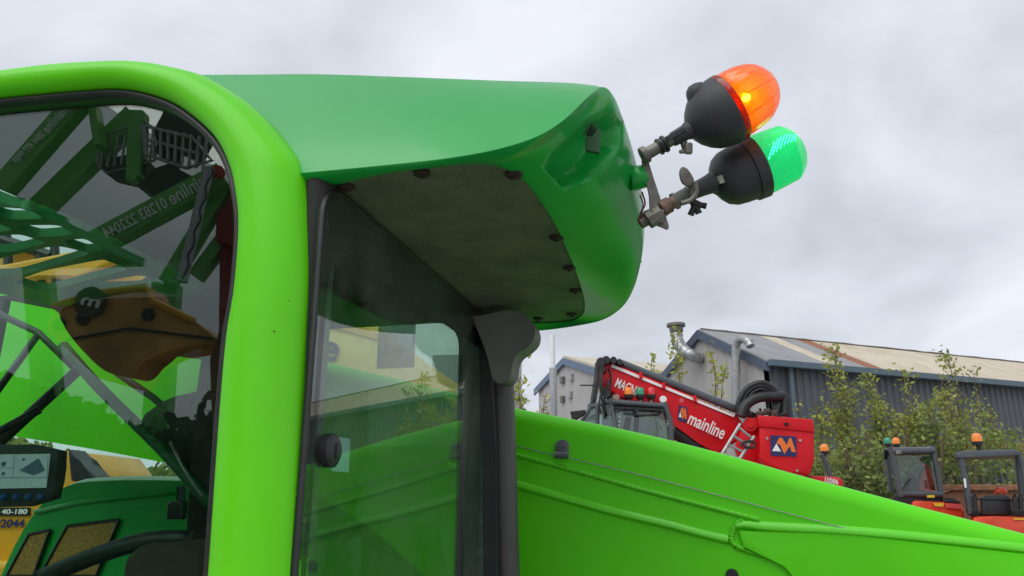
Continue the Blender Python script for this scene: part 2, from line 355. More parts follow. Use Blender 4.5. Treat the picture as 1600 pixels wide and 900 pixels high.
# second, farther building
A2 = PD(935, 578, 41); 
g2 = dG; apex2 = PP(884, 562, A2, dL); w2 = abs((apex2-A2).dot(dG))*2
def w2l(u, v, z): p = A2 + dL*u + dG*v; return Vector((p.x, p.y, z))
sh = thing('factory_building', w2l(0, 0, 0), 'pale grey gabled factory building beyond the red crane boom', 'building')
ze2 = PP(850, 625, A2, dL).z; ze2 = min(ze2, A2.z); w2 = 2*abs((apex2-A2).dot(dG)); zr2 = apex2.z
b = NB(); corr_wall(b, w2l(0, 0, 0), w2l(0, w2, 0), 0, lambda p: zr2-(zr2-A2.z)*abs((p-A2).dot(dG)-w2/2)/(w2/2), .8, .03, -dL); obj('gable_wall', b, LW, sh)
b = NB(); corr_wall(b, w2l(.1, 0, 0), w2l(45, 0, 0), 0, A2.z, .8, .03, -dG); obj('side_wall', b, LW, sh)
b = NB()
for (v0, v1, z0, z1) in ((-.3, w2/2, A2.z, zr2+.1), (w2/2, w2+.3, zr2+.1, A2.z)):
    prism(b, [w2l(-.1, v0, z0), w2l(45, v0, z0), w2l(45, v1, z1), w2l(-.1, v1, z1)], Vector((0,0,.15)))
obj('roof', b, mat('cream_roof', (.55,.5,.4), .7, var=.1, scale=.4), sh)
b = NB()
for s in (0, 1):
    a0, a1 = (w2l(-.12, -.3, A2.z), w2l(-.12, w2/2, zr2+.1)) if s == 0 else (w2l(-.12, w2+.3, A2.z), w2l(-.12, w2/2, zr2+.1))
    prism(b, [a0, a1, a1-Vector((0,0,.4)), a0-Vector((0,0,.4))], -dL*.1)
obj('verge_trim', b, mat('slate_blue_trim', (.12,.17,.26), .5), sh)
for (px, py) in ((895, 590), (881, 594), (893, 617), (881, 624)):
    b = NB(); c = PP(px, py, A2, dL)-dL*.12; box(b, c, (.18, .35, .4), (dL, dG, Vector((0,0,1))), .02)
    obj('wall_vent', b, STEEL if px > 885 else DST, sh)
b = NB(); c = PD(865, 640, 39); top = PD(865, 523, 39).z; tube(b, [Vector((c.x, c.y, 0)), Vector((c.x, c.y, top))], .13, 14)
mid = PD(865, 575, 39).z; t = thing('chimney_pole', (c.x, c.y, 0), 'thin white flue pole rising beside the pale grey building', 'chimney')
obj('flue', b, WHT, t, True, angle=40)
b = NB(); tube(b, [Vector((c.x, c.y, 0)), Vector((c.x, c.y, mid))], .2, 14); obj('flue_sleeve', b, STEEL, t, True, angle=40)
# corner block just right of the pillar
p0, p1 = PD(790, 555, 30), PD(815, 552, 30)
b = NB(); prism(b, [Vector((p0.x,p0.y,0))-RT*3, Vector((p1.x,p1.y,0)), p1, p0-RT*3], HN*6); t = tag(obj('storage_tower', b, mat('blue_grey_cladding', (.3,.33,.37), .6, var=.1), None, loc=(p0.x, p0.y, 0)), 'blue grey clad tower just visible right of the cab pillar', 'building')

# ================================================================== VEGETATION
def leafmat(name, c):
    m = bpy.data.materials.new(name); m.use_nodes = True; nt = m.node_tree; b = nt.nodes['Principled BSDF']; N = nt.nodes.new; L = nt.links.new
    n = N('ShaderNodeTexNoise'); n.inputs['Scale'].default_value = 2.2; n.inputs['Detail'].default_value = 5; tc = N('ShaderNodeTexCoord'); L(tc.outputs['Object'], n.inputs['Vector'])
    r = N('ShaderNodeValToRGB'); r.color_ramp.elements[0].position = .35; r.color_ramp.elements[0].color = tuple(x*.6 for x in c)+(1,)
    r.color_ramp.elements[1].position = .68; r.color_ramp.elements[1].color = (c[0]*2.1, c[1]*1.6, c[2]*1.2, 1); L(n.outputs[0], r.inputs[0]); L(r.outputs[0], b.inputs['Base Color'])
    b.inputs['Roughness'].default_value = .55; b.inputs['Transmission Weight'].default_value = 0
    tl = N('ShaderNodeBsdfTranslucent'); L(r.outputs[0], tl.inputs[0]); ms = N('ShaderNodeMixShader'); ms.inputs[0].default_value = .35
    L(b.outputs[0], ms.inputs[1]); L(tl.outputs[0], ms.inputs[2]); L(ms.outputs[0], nt.nodes['Material Output'].inputs[0]); return m
LEAF = leafmat('sapling_leaves', (.26, .36, .10)); LEAF2 = leafmat('bush_leaves', (.17, .26, .09)); LEAF3 = leafmat('bright_leaves', (.3, .4, .1))
BARK = mat('sapling_bark', (.16, .12, .07), .8, var=.3, scale=20)
def leaf(bm, p, s):
    u = Vector((random.gauss(0,1), random.gauss(0,1), random.gauss(0,.7))).normalized(); v = u.orthogonal().normalized()
    v = (v*math.cos(1)+u.cross(v)*math.sin(random.uniform(0,6)))
    v = v.normalized(); c = [p-u*s*.1, p+u*s*.5+v*s*.32, p+u*s*1.1, p+u*s*.5-v*s*.32]
    bm.faces.new([bm.verts.new(x) for x in c])
def sapling(px, top, D, label, bot=None, width=1.6, n=900, ls=.085, mt=None, nst=3, group='self-seeded saplings in front of the warehouse', sparse=False, name='sapling_tree'):
    base = PD(px, 780, D); base = Vector((base.x, base.y, 0)); H = PD(px, top, D).z
    t = thing(name, base, label, 'tree', group)
    bt, bl = NB(), NB()
    anchors = []
    for s in range(nst):
        lean = Vector((random.uniform(-1,1), random.uniform(-1,1), 0))*width*.42*(s>0)
        h = H*(1 if s == 0 else random.uniform(.7, .93)); pts = []
        for k in range(9):
            f = k/8; pts.append(base + lean*f**.8 + Vector((random.gauss(0,.05), random.gauss(0,.05), h*f)))
        sp = cr_spline(pts, 30); tube(bt, sp, 0, 6, True, [.045*(1-k/30)+.006 for k in range(30)])
        z0 = .30 if not sparse else .45
        for k in range(int(30*z0), 30):
            f = (k/30-z0)/(1-z0)
            for _ in range(2 if not sparse else 1):
                a = random.uniform(0, 6.28); L = width*.5*(1-.75*f)*random.uniform(.35, 1.0)*(.75 if s else 1)
                d = Vector((math.cos(a), math.sin(a), random.uniform(.5, 1.3))).normalized(); e_ = sp[k]+d*L
                mid_ = sp[k].lerp(e_, .5)+Vector((0,0,-.04)); tube(bt, [sp[k], mid_, e_], .008, 4, False)
                anchors += [sp[k].lerp(e_, q) for q in (.35, .5, .65, .75, .85, .95, 1.05)]
        anchors += [p for p in sp[-6:]]
    for _ in range(n):
        a = random.choice(anchors)
        if noise.noise(a*1.4) < -.12 and random.random() < .8: continue
        leaf(bl, a+Vector((random.gauss(0,.09), random.gauss(0,.09), random.gauss(0,.09))), ls*random.uniform(.6, 1.3))
    obj('trunk', bt, BARK, t, True); obj('crown', bl, mt or LEAF, t, recalc=False)
spec = [(1333, 556, 18, 'tallest thin sapling left of centre against the dark cladding', 1.7, 1900, LEAF), (1384, 592, 18.5, 'narrow sapling second from left against the dark cladding', 1.4, 1500, LEAF),
 (1440, 588, 18, 'sapling with yellowing top rising behind the closed excavator cab', 1.7, 1800, LEAF), (1472, 640, 17.5, 'shorter sapling between the two excavator cabs', 1.4, 1300, LEAF2),
 (1522, 556, 19, 'tall airy sapling behind the open canopy excavator', 2.1, 1900, LEAF), (1556, 585, 20, 'sapling leaning over the roof edge at the right', 1.6, 1200, LEAF), (1268, 640, 17.5, 'small sapling right beside the red counterweight', 1.3, 900, LEAF3),
 (1500, 600, 19.5, 'slender sapling with reddish leaves between tall airy ones', 1.3, 900, LEAF)]
for px, top, D, lab, wd, n, mt_ in spec: sapling(px, top, D, lab, None, wd*1.15, int(n*1.3), .10, mt_, 4)
sapling(1072, 520, 17, 'sparse leafy sapling in front of the warehouse gable', None, 1.3, 520, .12, LEAF3, 2, sparse=True)
sapling(1130, 545, 17.5, 'second sparse sapling beside the slim steel duct', None, 1.6, 520, .12, LEAF3, 3, sparse=True)
sapling(1028, 560, 19, 'wispy sapling poking above the red crane boom', None, .7, 110, .12, LEAF3, 1, sparse=True)
sapling(812, 560, 15, 'bright sapling immediately right of the cab pillar', None, 1.3, 500, .10, LEAF3, 2)
sapling(852, 620, 16, 'low bright sapling in front of the white flue', None, 1.2, 400, .10, LEAF3, 2)
def bush(px, top, D, wd, label, n=2200, mt=None):
    base = PD(px, 780, D); base = Vector((base.x, base.y, 0)); H = PD(px, top, D).z
    t = thing('bush', base, label, 'bush', 'scrub bushes along the palisade fence'); bl, bt = NB(), NB()
    for _ in range(16):
        a = random.uniform(0, 6.28); e_ = base+Vector((math.cos(a)*wd*.45*random.random(), math.sin(a)*wd*.45*random.random(), H*random.uniform(.6,.95)))
        tube(bt, cr_spline([base, base.lerp(e_, .5)+Vector((random.gauss(0,.12), random.gauss(0,.12), .1)), e_], 8), .02, 5, False)
    lob = [(base+Vector((random.uniform(-.5,.5)*wd, random.uniform(-.35,.35)*wd, H*random.uniform(.25,.82))), random.uniform(.22,.5)*wd*.7) for _ in range(11)]
    for _ in range(n):
        c, r = random.choice(lob); d = Vector((random.gauss(0,1), random.gauss(0,1), random.gauss(0,1))).normalized()*r*random.uniform(.55, 1.05); p = c+d
        if p.z > .1 and p.z < H*1.03: leaf(bl, p, .1*random.uniform(.6,1.4))
    obj('stems', bt, BARK, t); obj('foliage', bl, mt or LEAF2, t, recalc=False)
for i, (px, top, D, wd, lab) in enumerate([(1310, 690, 17, 2.4, 'dense bush beside the post beacon machine'), (1362, 668, 17.5, 2.4, 'bush left of the closed excavator cab'), (1412, 655, 18.5, 2.6, 'bush directly behind the closed excavator cab'),
   (1470, 660, 18.5, 2.4, 'bush between the two excavators'), (1530, 655, 19.5, 2.6, 'bush behind the open canopy excavator'), (1590, 670, 19.5, 2.2, 'bush at the right end of the fence')]):
    bush(px, top, D-1.2, wd, lab, 2500)
bush(905, 720, 22, 6, 'far scrub behind the red crane cab', 1500)
# fence
fa, fb = PD(1230, 780, 16.7), PD(1680, 780, 17.4); fa.z = fb.z = 0; fd = (fb-fa).normalized(); FL = (fb-fa).length
ft = thing('palisade_fence', fa, 'grey steel palisade fence behind the mini excavators', 'fence')
b = NB(); hz = PD(1500, 722, 17).z
k = 0
while k*.155 < FL:
    p = fa+fd*(k*.155); n_ = Vector((-fd.y, fd.x, 0))
    prism(b, [p-fd*.034, p+fd*.034, p+fd*.034+Vector((0,0,hz-.08)), p+Vector((0,0,hz+.04)), p-fd*.034+Vector((0,0,hz-.08))], n_*.015); k += 1
FST = mat('weathered_fence_steel', (.13,.14,.14), .6, metal=.3, var=.3); obj('pales', b, FST, ft)
b = NB()
for z in (.5, hz-.35): box(b, fa+fd*FL/2+Vector((-fd.y*.05, fd.x*.05, z)), (FL, .05, .05), (fd, Vector((-fd.y, fd.x, 0)), Vector((0,0,1))))
obj('rail', b, FST, ft)
# brick wall behind
def brickmat():
    m = bpy.data.materials.new('brick'); m.use_nodes = True; nt = m.node_tree; b = nt.nodes['Principled BSDF']; N = nt.nodes.new; L = nt.links.new
    uv = N('ShaderNodeUVMap'); br = N('ShaderNodeTexBrick'); br.inputs['Scale'].default_value = 1; br.inputs['Brick Width'].default_value = .3; br.inputs['Row Height'].default_value = .1
    br.inputs['Color1'].default_value = (.36,.16,.09,1); br.inputs['Color2'].default_value = (.45,.24,.14,1); br.inputs['Mortar'].default_value = (.3,.27,.24,1); br.inputs['Mortar Size'].default_value = .012
    L(uv.outputs[0], br.inputs[0]); L(br.outputs[0], b.inputs['Base Color']); b.inputs['Roughness'].default_value = .9; return m
b = NB(); uvl = b.loops.layers.uv.new('UVMap'); ba, bb = PD(1440, 780, 21), PD(1720, 780, 21.5); ba.z = bb.z = 0; L_ = (bb-ba).length; H_ = PD(1560, 690, 21).z
for off in (0, .22):
    o_ = HN*off; f = b.faces.new([b.verts.new(q+o_) for q in (ba, bb, bb+Vector((0,0,H_)), ba+Vector((0,0,H_)))])
    for lp, uv in zip(f.loops, ((0,0),(L_,0),(L_,H_),(0,H_))): lp[uvl].uv = uv
f = b.faces.new([b.verts.new(q) for q in (ba+Vector((0,0,H_)), bb+Vector((0,0,H_)), bb+HN*.22+Vector((0,0,H_)), ba+HN*.22+Vector((0,0,H_)))])
tag(obj('brick_wall', b, brickmat(), loc=ba), 'low orange brick wall seen through the palisade fence', 'wall')
b = NB(); D = 13.6
prism(b, [PD(1462, 795, D), PD(1470, 772, D), PD(1500, 764, D), PD(1550, 760, D), PD(1640, 755, D), PD(1640, 830, D), PD(1470, 830, D)], HN*1.8, .03)
box(b, PD(1555, 762, D)+HN*.0, (2.2, .14, .1), (RT, HN, Vector((0,0,1))), .02)
q_ = PD(1550, 830, D); bw = obj('steel_skip', b, RUST, loc=(q_.x, q_.y, 0)); tag(bw, 'rusty steel skip behind the open canopy excavator', 'skip')

# ================================================================== BEACON BUILDER (small ones)
def small_beacon(parent, c, r, col, name='beacon', up=Vector((0,0,1)), label=None):
    q = obj(name, lathe(NB(), c-up*r*1.3, up, [(0, r*.35), (r*.5, r*.4), (r*.6, r*.95), (r*1.3, r*1.05)], 16), PLAS, parent, True, angle=40, label=label)
    m_ = {'orange': mat('amber_lens', (.9,.25,.02), .2, .5, var=.05, emit=.05), 'green': mat('green_lens', (.02,.3,.16), .2, .5, var=.05), 'red': mat('red_lens', (.7,.02,.04), .2, .5, var=.05)}[col]
    obj('beacon_lens', lathe(NB(), c, up, [(0, r*.98), (r*.9, r*.97), (r*1.35, r*.85), (r*1.65, r*.55), (r*1.75, .001)], 18), m_, q, True, angle=60)

# ================================================================== RED ROTATING TELEHANDLER
RH = (PD(1120, 700, 11)-CAM); RH.z = 0; RH.normalize()
def Z6(x, y): return (800+x*.325, 490+y*.325)
RD = 11.0
def R6(x, y, d=0): p = Z6(x, y); return PD(p[0], p[1], RD+d)
g_ = R6(1100, 700); red = thing('rotating_telehandler', (g_.x, g_.y, 0), 'red rotating telehandler with lettered boom, black cab and big red counterweight beyond the green boom', 'telehandler')
boom_px = [(478,250),(520,252),(650,305),(860,395),(1085,492),(1120,545),(1090,600),(985,675),(900,625),(770,530),(600,440),(505,398),(440,352)]
b = NB(); prism(b, [R6(*p, .2) for p in boom_px], RH*.5, .03); rb = obj('boom', b, RED, red, True, angle=35)
b = NB(); prism(b, [R6(480,243,.17), R6(1070,488,.17), R6(1066,498,.17), R6(476,256,.17)], RH*.1); obj('white_edge_strip', b, WHT, rb)
b = NB(); tube(b, [R6(505,232,.3), R6(1075,458,.3), R6(1180, 500, .3)], .062, 16); obj('hydraulic_cylinder', b, FRAM, rb, True, angle=50)
b = NB(); prism(b, [R6(430,215,.2), R6(490,218,.2), R6(500,250,.2), R6(440,352,.2), R6(424,345,.2)], RH*.5, .02); obj('boom_head', b, RED, rb)
b = NB()
for (x, y, r) in ((430,235,.07),(455,225,.06),(436,270,.05),(490,225,.05),(455,385,.07),(520,235,.04)): 
    c = R6(x, y, .12); tube(b, [c-RH*.06, c+RH*.2], r, 12)
for _ in range(14):
    a_ = R6(random.uniform(425,465), random.uniform(240,420), random.uniform(0,.3)); tube(b, cr_spline([a_, a_+Vector((random.gauss(0,.04),random.gauss(0,.03),-.15)), a_+Vector((random.gauss(0,.04),0,-.3))], 7), .016, 6)
obj('boom_head_fittings', b, BLK, rb)
b = NB(); prism(b, [R6(398,235,.3), R6(418,233,.3), R6(412,300,.3), R6(385,440,.3), R6(372,440,.3), R6(395,300,.3)], RH*.3, .01); box(b, R6(383,345,.3), (.35,.03,.02),(RT,RH,UP)); obj('carriage', b, FRAM, rb)
for x, y in ((620,298),(730,347),(880,410)): b = NB(); box(b, R6(x,y,.16), (.05,.06,.1), (RT,RH,Vector((0,0,1))), .01); obj('clamp', b, RED, rb)
text_obj('brand_lettering', 'MAGNI', R6(492,350,.19), R6(592,394,.19), .15, WHT, rb, -RH, .004, bold=.015)
text_obj('name_lettering', 'mainline', R6(842,526,.12), R6(1012,604,.12), .20, WHT, rb, -RH, .004, bold=.015)
def logo(parent, c00, ux, uy, n, mirror=None, plate=True, dz=.004):
    """square plate with zigzag M and a triangle; c00 lower left corner, ux, uy full side vectors"""
    f = mirror or (lambda p: p)
    def P(x, y, k): return f(c00+ux*x+uy*y+n*dz*k)
    def pr(pts, k, mt, nm, par):
        b = NB(); a = [b.verts.new(P(x, y, k)) for x, y in pts]; q = [b.verts.new(P(x, y, k-1)) for x, y in pts]; b.faces.new(a)
        for i in range(len(a)): b.faces.new((a[i], q[i], q[(i+1) % len(a)], a[(i+1) % len(a)]))
        return obj(nm, b, mt, par)
    pl = pr([(0,0),(1,0),(1,1),(0,1)], 1, NAVY, 'logo_plate', parent)
    b = NB()
    for pts, k in (([(.26,.78),(.44,.92),(.60,.48),(.52,.10),(.44,.10)], 2), ([(.42,.44),(.56,.22),(.74,.92),(.90,.78),(.98,.2),(.86,.2),(.78,.5),(.62,.12),(.52,.10)], 2)): pass
    M_ = [(.22,.62),(.34,.9),(.44,.9),(.62,.55),(.72,.9),(.80,.9),(.97,.22),(.80,.22),(.74,.50),(.52,.10),(.36,.55)]
    a = [b.verts.new(P(x, y, 2)) for x, y in M_]; b.faces.new(a)
    bmesh.ops.triangulate(b, faces=b.faces[:])
    if par_is_leaf(parent): obj('logo_mark', b, LORG, parent)
    else: obj('logo_mark', b, LORG, parent)
    b = NB(); a = [b.verts.new(P(x, y, 2.2)) for x, y in ((.05,.22),(.40,.22),(.22,.60))]; b.faces.new(a); obj('logo_triangle', b, WHT, parent)
def par_is_leaf(p): return True
c0 = R6(798,512,.19); logo(rb, c0, R6(840,524,.19)-c0, R6(802,440,.19)-c0, -RH)
b = NB(); tube(b, [R6(815,418,.19), R6(815,418,.205)], .035, 16); obj('round_badge', b, mat('pale_red', (.75,.12,.12), .4), rb)
# lift cylinder under boom
b = NB(); tube(b, [R6(775,560,.35), R6(930,665,.35)], .11, 14); tube(b, [R6(930,665,.35), R6(1010,720,.35)], .06, 12); obj('lift_cylinder', b, PLAS, red, True, angle=50)
# counterweight
front = [(1190,494),(1310,500),(1440,510),(1452,570),(1456,700),(1432,782),(1330,760),(1225,738),(1186,700)]
b = NB(); prism(b, [R6(*p, -.35) for p in front], RH*1.1, .045); cw = obj('counterweight', b, RED, red, True, angle=40)
b = NB(); prism(b, [R6(1100,560,.0), R6(1115,512,0), R6(1190,494,0), R6(1200,735,0), R6(1095,705,0), R6(1070,640,0)], RH*.6, .03); obj('boom_pivot', b, RED, red, True, angle=40)
b = NB(); prism(b, [R6(1180,488,-.375), R6(1448,508,-.375), R6(1455,572,-.375), R6(1186,545,-.375)], RH*1.0, .02); obj('engine_lid', b, RED, cw, True, angle=40)
b = NB(); box(b, R6(1320,531,-.39), (.06,.03,.045), (RT,RH,UP), .01); obj('latch', b, BLK, cw)
for x, y in ((1226,600),(1385,610),(1370,755)): b = NB(); c = R6(x,y,-.36); tube(b, [c-RH*.02, c+RH*.03], .018, 10); obj('bolt_head', b, STEEL, cw)
c0 = R6(1244,682,-.36); logo(cw, c0, R6(1369,688,-.36)-c0, R6(1243,585,-.36)-c0, -RH, dz=.005)
b = NB(); c = R6(1145,535,-.01); tube(b, [c-RH*.05, c+RH*.1], .1, 24); tube(b, [c-RH*.08, c-RH*.02], .05, 18); obj('pivot_pin', b, RED, red, True, angle=40)
b = NB()
for (a_, c_) in (((1098,530),(1000,690)), ((1165,590),(1085,712))):
    tube(b, [R6(*a_, -.3), R6(*c_, -.3)], .025, 8)
for f in (.1, .36, .62, .88):
    tube(b, [R6(1098-98*f,530+160*f,-.3), R6(1165-80*f+0,590+122*f,-.3)], .02, 8)
obj('access_ladder', b, STEEL, red, True, angle=50)
b = NB(); tube(b, cr_spline([R6(1100,640,-.32), R6(1120,615,-.34), R6(1165,618,-.34), R6(1160,645,-.34), R6(1115,640,-.34)], 20), .02, 8); obj('black_handle', b, BLK, red)
b = NB()
for k, (dx, dy, r) in enumerate(((0,0,.045),(12,14,.035),(26,30,.03))):
    tube(b, cr_spline([R6(1088+dx,495,.1), R6(1090+dx,430+dy,.1), R6(1130+dx*.7,360+dy,.08), R6(1200,333+dy,.05), R6(1262-dx*.4,365+dy,.03), R6(1288-dx,420+dy,0), R6(1275-dx,480,0)], 40), r, 10)
tube(b, cr_spline([R6(1100,495,-.05), R6(1125,440,-.05), R6(1180,405,-.05), R6(1260,400,-.05), R6(1310,400,-.05), R6(1318,430,-.05), R6(1315,492,-.05)], 40), .075, 10)
tube(b, cr_spline([R6(1135,480,.1), R6(1140,410,.1), R6(1180,375,.1), R6(1220,400,.1), R6(1232,470,.1)], 30), .028, 8)
for _ in range(12): 
    x = random.uniform(1180,1330); c = R6(x, random.uniform(478,496), random.uniform(-.2,.3)); tube(b, [c, c+RT*random.uniform(-.2,.2)+Vector((0,0,random.uniform(0,.08)))], .02, 6)
obj('hydraulic_hoses', b, BLK, red, True, angle=50)
b = NB(); 
for x, y in ((1225,472),(1262,482),(1190,485)): box(b, R6(x,y,.0), (.1,.08,.09), (RT,RH,UP), .01)
obj('hose_fitting', b, DST, red)
b = NB(); prism(b, [R6(1434,778,-.1), R6(1570,786,-.1), R6(1592,800,-.1), R6(1594,850,-.1), R6(1420,850,-.1)], RH*.8, .04); ch = obj('chassis', b, RED, red, True, angle=40)
text_obj('number_lettering', '10086', R6(1503,810,-.115), R6(1568,822,-.115), .075, WHT, ch, -RH, .004, bold=.015)
# lower body so the machine stands on the ground
b = NB(); c = R6(1150, 850, .5); box(b, (c.x, c.y, .95), (4.2, 1.6, .5), (RT, RH, Vector((0,0,1))), .05); obj('lower_frame', b, RED, red)
for k in (-1.5, 1.5):
    for l in (-.6, 1.3):
        b = NB(); q = Vector((c.x, c.y, .62))+RT*k+RH*l*.8; tube(b, [q-RH*.2, q-RH*.17, q+RH*.17, q+RH*.2], 0, 28, True, [.5,.62,.62,.5]); obj('wheel', b, BLK, red)
# cab
b = NB()
def bar(pts, r=.045): 
    for a_, c_ in zip(pts, pts[1:]): tube(b, [R6(*a_), R6(*c_)], r, 8)
bar([(335,520,.3),(378,448,.3),(478,420,.05),(500,560,.0)], .035); bar([(480,424,0),(735,444,0),(762,520,0),(768,640,0),(768,760,0)], .04)
bar([(410,440,.2),(408,640,.2)], .03); bar([(500,560,0),(500,760,0)], .05); bar([(335,520,.3),(320,760,.3)], .04)
bar([(478,420,1.1),(735,440,1.1)], .05); bar([(478,420,0),(478,420,1.1)], .05); bar([(735,440,0),(735,440,1.1)], .05); bar([(765,640,1.1),(765,760,1.1)], .05); bar([(378,448,.3),(378,448,1.1)], .05); bar([(378,448,1.1),(478,420,1.1)], .04)
rc = obj('cab', b, FRAM, red, True, angle=50)
b = NB(); prism(b, [R6(480,425,.03), R6(735,442,.03), R6(742,462,.03), R6(490,448,.03)], RH*1.0, .02); obj('cab_roof', b, PLAS, rc)
b = NB(); prism(b, [R6(492,450,.05), R6(742,464,.05), R6(762,530,.05), R6(762,780,.05), R6(505,780,.05)], RH*.02); obj('cab_window', b, CABGL, rc)
b = NB(); prism(b, [R6(345,515,.28), R6(385,452,.28), R6(474,428,.08), R6(496,560,.06), R6(496,780,.06), R6(340,780,.28)], RH*.02); obj('cab_window', b, CABGL, rc)
b = NB(); prism(b, [R6(360,800,.45), R6(760,800,.45), R6(760,640,.9), R6(700,600,.9), R6(600,650,.9), R6(420,640,.9)], RH*.1); tube(b, [R6(560,500,.5), R6(520,700,.4)], .05, 8); tube(b, [R6(600,480,.5), R6(590,640,.4)], .04, 8); obj('seat', b, PLAS, rc)
b = NB()
for k in range(9): box(b, R6(515+k*24, 455+k*1.2, -.02), (.13, .07, .035), (RT, RH, UP), .008)
for k in (515, 722, 600): tube(b, [R6(k, 465, -.06), R6(k, 465, .0)], .028, 10)
tube(b, [R6(540,478,-.03), R6(620,490,-.03), R6(715,482,-.03)], .012, 6)
obj('work_light_rail', b, PLAS, rc)
for x, col in ((560,'orange'), (617,'green'), (669,'red')): 
    c = R6(x, 390, .15); small_beacon(rc, c, .066, col)
    b = NB(); tube(b, [R6(x, 440, .15), c-Vector((0,0,.06))], .015, 8); obj('beacon_stalk', b, STEEL, rc)
b = NB(); c = R6(727,413,.1); tube(b, [c-RH*.03, c-RH*.01, c+RH*.03], 0, 20, True, [.05,.055,.03]); obj('round_mirror', b, WHT, rc)
b = NB(); c = R6(504,402,.1); tube(b, [c-RH*.03, c+RH*.03], .045, 20); obj('round_mirror', b, mat('pinkish_reflector', (.4,.2,.18), .4), rc)
b = NB(); prism(b, [R6(278,470,.1), R6(350,462,.1), R6(350,480,.1), R6(290,520,.1)], RH*.1, .01); obj('side_mirror', b, BLK, rc)
for (x0,y0,x1,y1) in ((520,500,516,540),(750,500,752,530)): 
    b = NB()
    for f in (0,.5,1): c = R6(x0+(x1-x0)*f, y0+(y1-y0)*f, -.0); tube(b, [c-RH*.02, c+RH*.03], .018, 8)
    obj('hinge', b, STEEL, rc)
# dark machinery clutter left
# ================================================================== MINI EXCAVATORS
MH = (PD(1460, 750, 12)-CAM); MH.z = 0; MH.normalize()
def Z7(x, y): return (1180+x*.3556, 520+y*.3556)
MD = 12.0
def R7(x, y, d=0): p = Z7(x, y); return PD(p[0], p[1], MD+d)
GRP = 'mini excavators parked in front of the fence'
g_ = R7(760, 800); ex = thing('mini_excavator', (g_.x, g_.y, 0), 'mini excavator with closed dark glazed cab and green and amber beacons', 'excavator', GRP)
b = NB()
def barx(pts, r): 
    for a_, c_ in zip(pts, pts[1:]): tube(b, [R7(*a_), R7(*c_)], r, 8)
barx([(598,516,0),(610,560,0),(632,690,0),(640,720,0)], .045); barx([(598,520,0),(782,518,0)], .06); barx([(782,518,0),(800,600,0),(818,715,0)], .045); barx([(632,706,0),(820,710,0)], .05)
barx([(575,525,1.1),(600,700,1.1)], .05); barx([(575,525,1.1),(598,512,0)], .05); barx([(575,525,1.1),(750,515,1.1),(782,508,0)], .05)
cb_ = obj('cab', b, FRAM, ex, True, angle=60)
b = NB(); prism(b, [R7(590,508,.0), R7(786,504,.0), R7(786,520,0), R7(592,524,0)], MH*1.1, .02); obj('cab_roof', b, FRAM, cb_)
b = NB(); prism(b, [R7(612,540,-.03), R7(774,540,-.03), R7(800,690,-.03), R7(645,694,-.03)], MH*.02); obj('cab_window', b, CABGL, cb_)
b = NB(); prism(b, [R7(577,535,1.0), R7(596,525,.05), R7(630,715,.05), R7(605,725,1.0)], RT*.02); obj('cab_window', b, CABGL, cb_)
b = NB(); prism(b, [R7(655,690,.5), R7(655,640,.5), R7(690,625,.5), R7(720,640,.5), R7(720,700,.5)], MH*.35, .03); prism(b, [R7(600,715,.02), R7(825,715,.02), R7(825,760,.02), R7(610,760,.02)], MH*1.0, .02); obj('seat', b, PLAS, cb_)
b = NB(); prism(b, [R7(690,735,-.1), R7(740,740,-.1), R7(900,745,-.1), R7(918,775,-.1), R7(915,860,-.1), R7(660,860,-.1)], MH*1.2, .05); bd = obj('body', b, ORG, ex, True, angle=40)
b = NB(); prism(b, [R7(828,745,-.12), R7(832,722,-.12), R7(870,726,-.12), R7(902,742,-.12), R7(905,750,-.12)], MH*1.1, .02); obj('engine_cover', b, PLAS, bd)
b = NB(); prism(b, [R7(835,748,-.13), R7(900,752,-.13), R7(905,775,-.13), R7(835,768,-.13)], MH*.02); obj('red_panel', b, mat('light_red_panel', (.7,.08,.08), .4), bd)
b = NB(); prism(b, [R7(780,747,-.125), R7(830,749,-.125), R7(826,764,-.125), R7(790,762,-.125)], MH*.02); obj('warning_sticker', b, mat('sticker_yellow', (.85,.55,.03), .5), bd)
b = NB(); prism(b, [R7(755,713,-.1), R7(788,713,-.1), R7(788,724,-.1), R7(755,724,-.1)], MH*.02); obj('warning_sticker', b, MATS['sticker_yellow'], cb_)
b = NB(); prism(b, [R7(695,700,1.6), R7(715,640,1.6), R7(735,575,1.6), R7(765,582,1.6), R7(785,640,1.6), R7(788,700,1.6)], MH*.3, .03); obj('dipper_arm', b, ORG, ex)
b = NB(); box(b, (g_.x, g_.y, .3), (2.0, 1.4, .5), (RT, MH, Vector((0,0,1))), .15); box(b, (g_.x, g_.y, .75), (1.4, 1.2, .6), (RT, MH, Vector((0,0,1))), .05); obj('track', b, BLK, ex)
small_beacon(cb_, R7(583,487,.6), .058, 'green'); small_beacon(cb_, R7(620,488,.2), .058, 'orange')
for q_ in ([R7(583,500,.6), R7(583,540,.6)], [R7(622,500,.2), R7(622,520,.2)]): obj('beacon_stalk', tube(NB(), q_, .02, 8), PLAS, cb_)
b = NB(); box(b, R7(574,535,.3), (.06,.03,.16),(RT,MH,UP),.01); obj('side_mirror', b, PLAS, cb_)
b = NB()
for k in range(4): tube(b, cr_spline([R7(700+k*6,700,1.5), R7(706+k*5,660,1.5), R7(722+k*5,610,1.5), R7(742+k*4,585,1.5)], 12), .012, 6)
obj('hydraulic_hoses', b, BLK, ex)
b = NB(); box(b, R7(630,526,-.05), (.09,.05,.06), (RT,MH,UP), .01); obj('work_light', b, STEEL, cb_)
b = NB(); tube(b, [R7(650,694,-.06), R7(690,640,-.06)], .009, 6); obj('wiper', b, BLK, cb_)
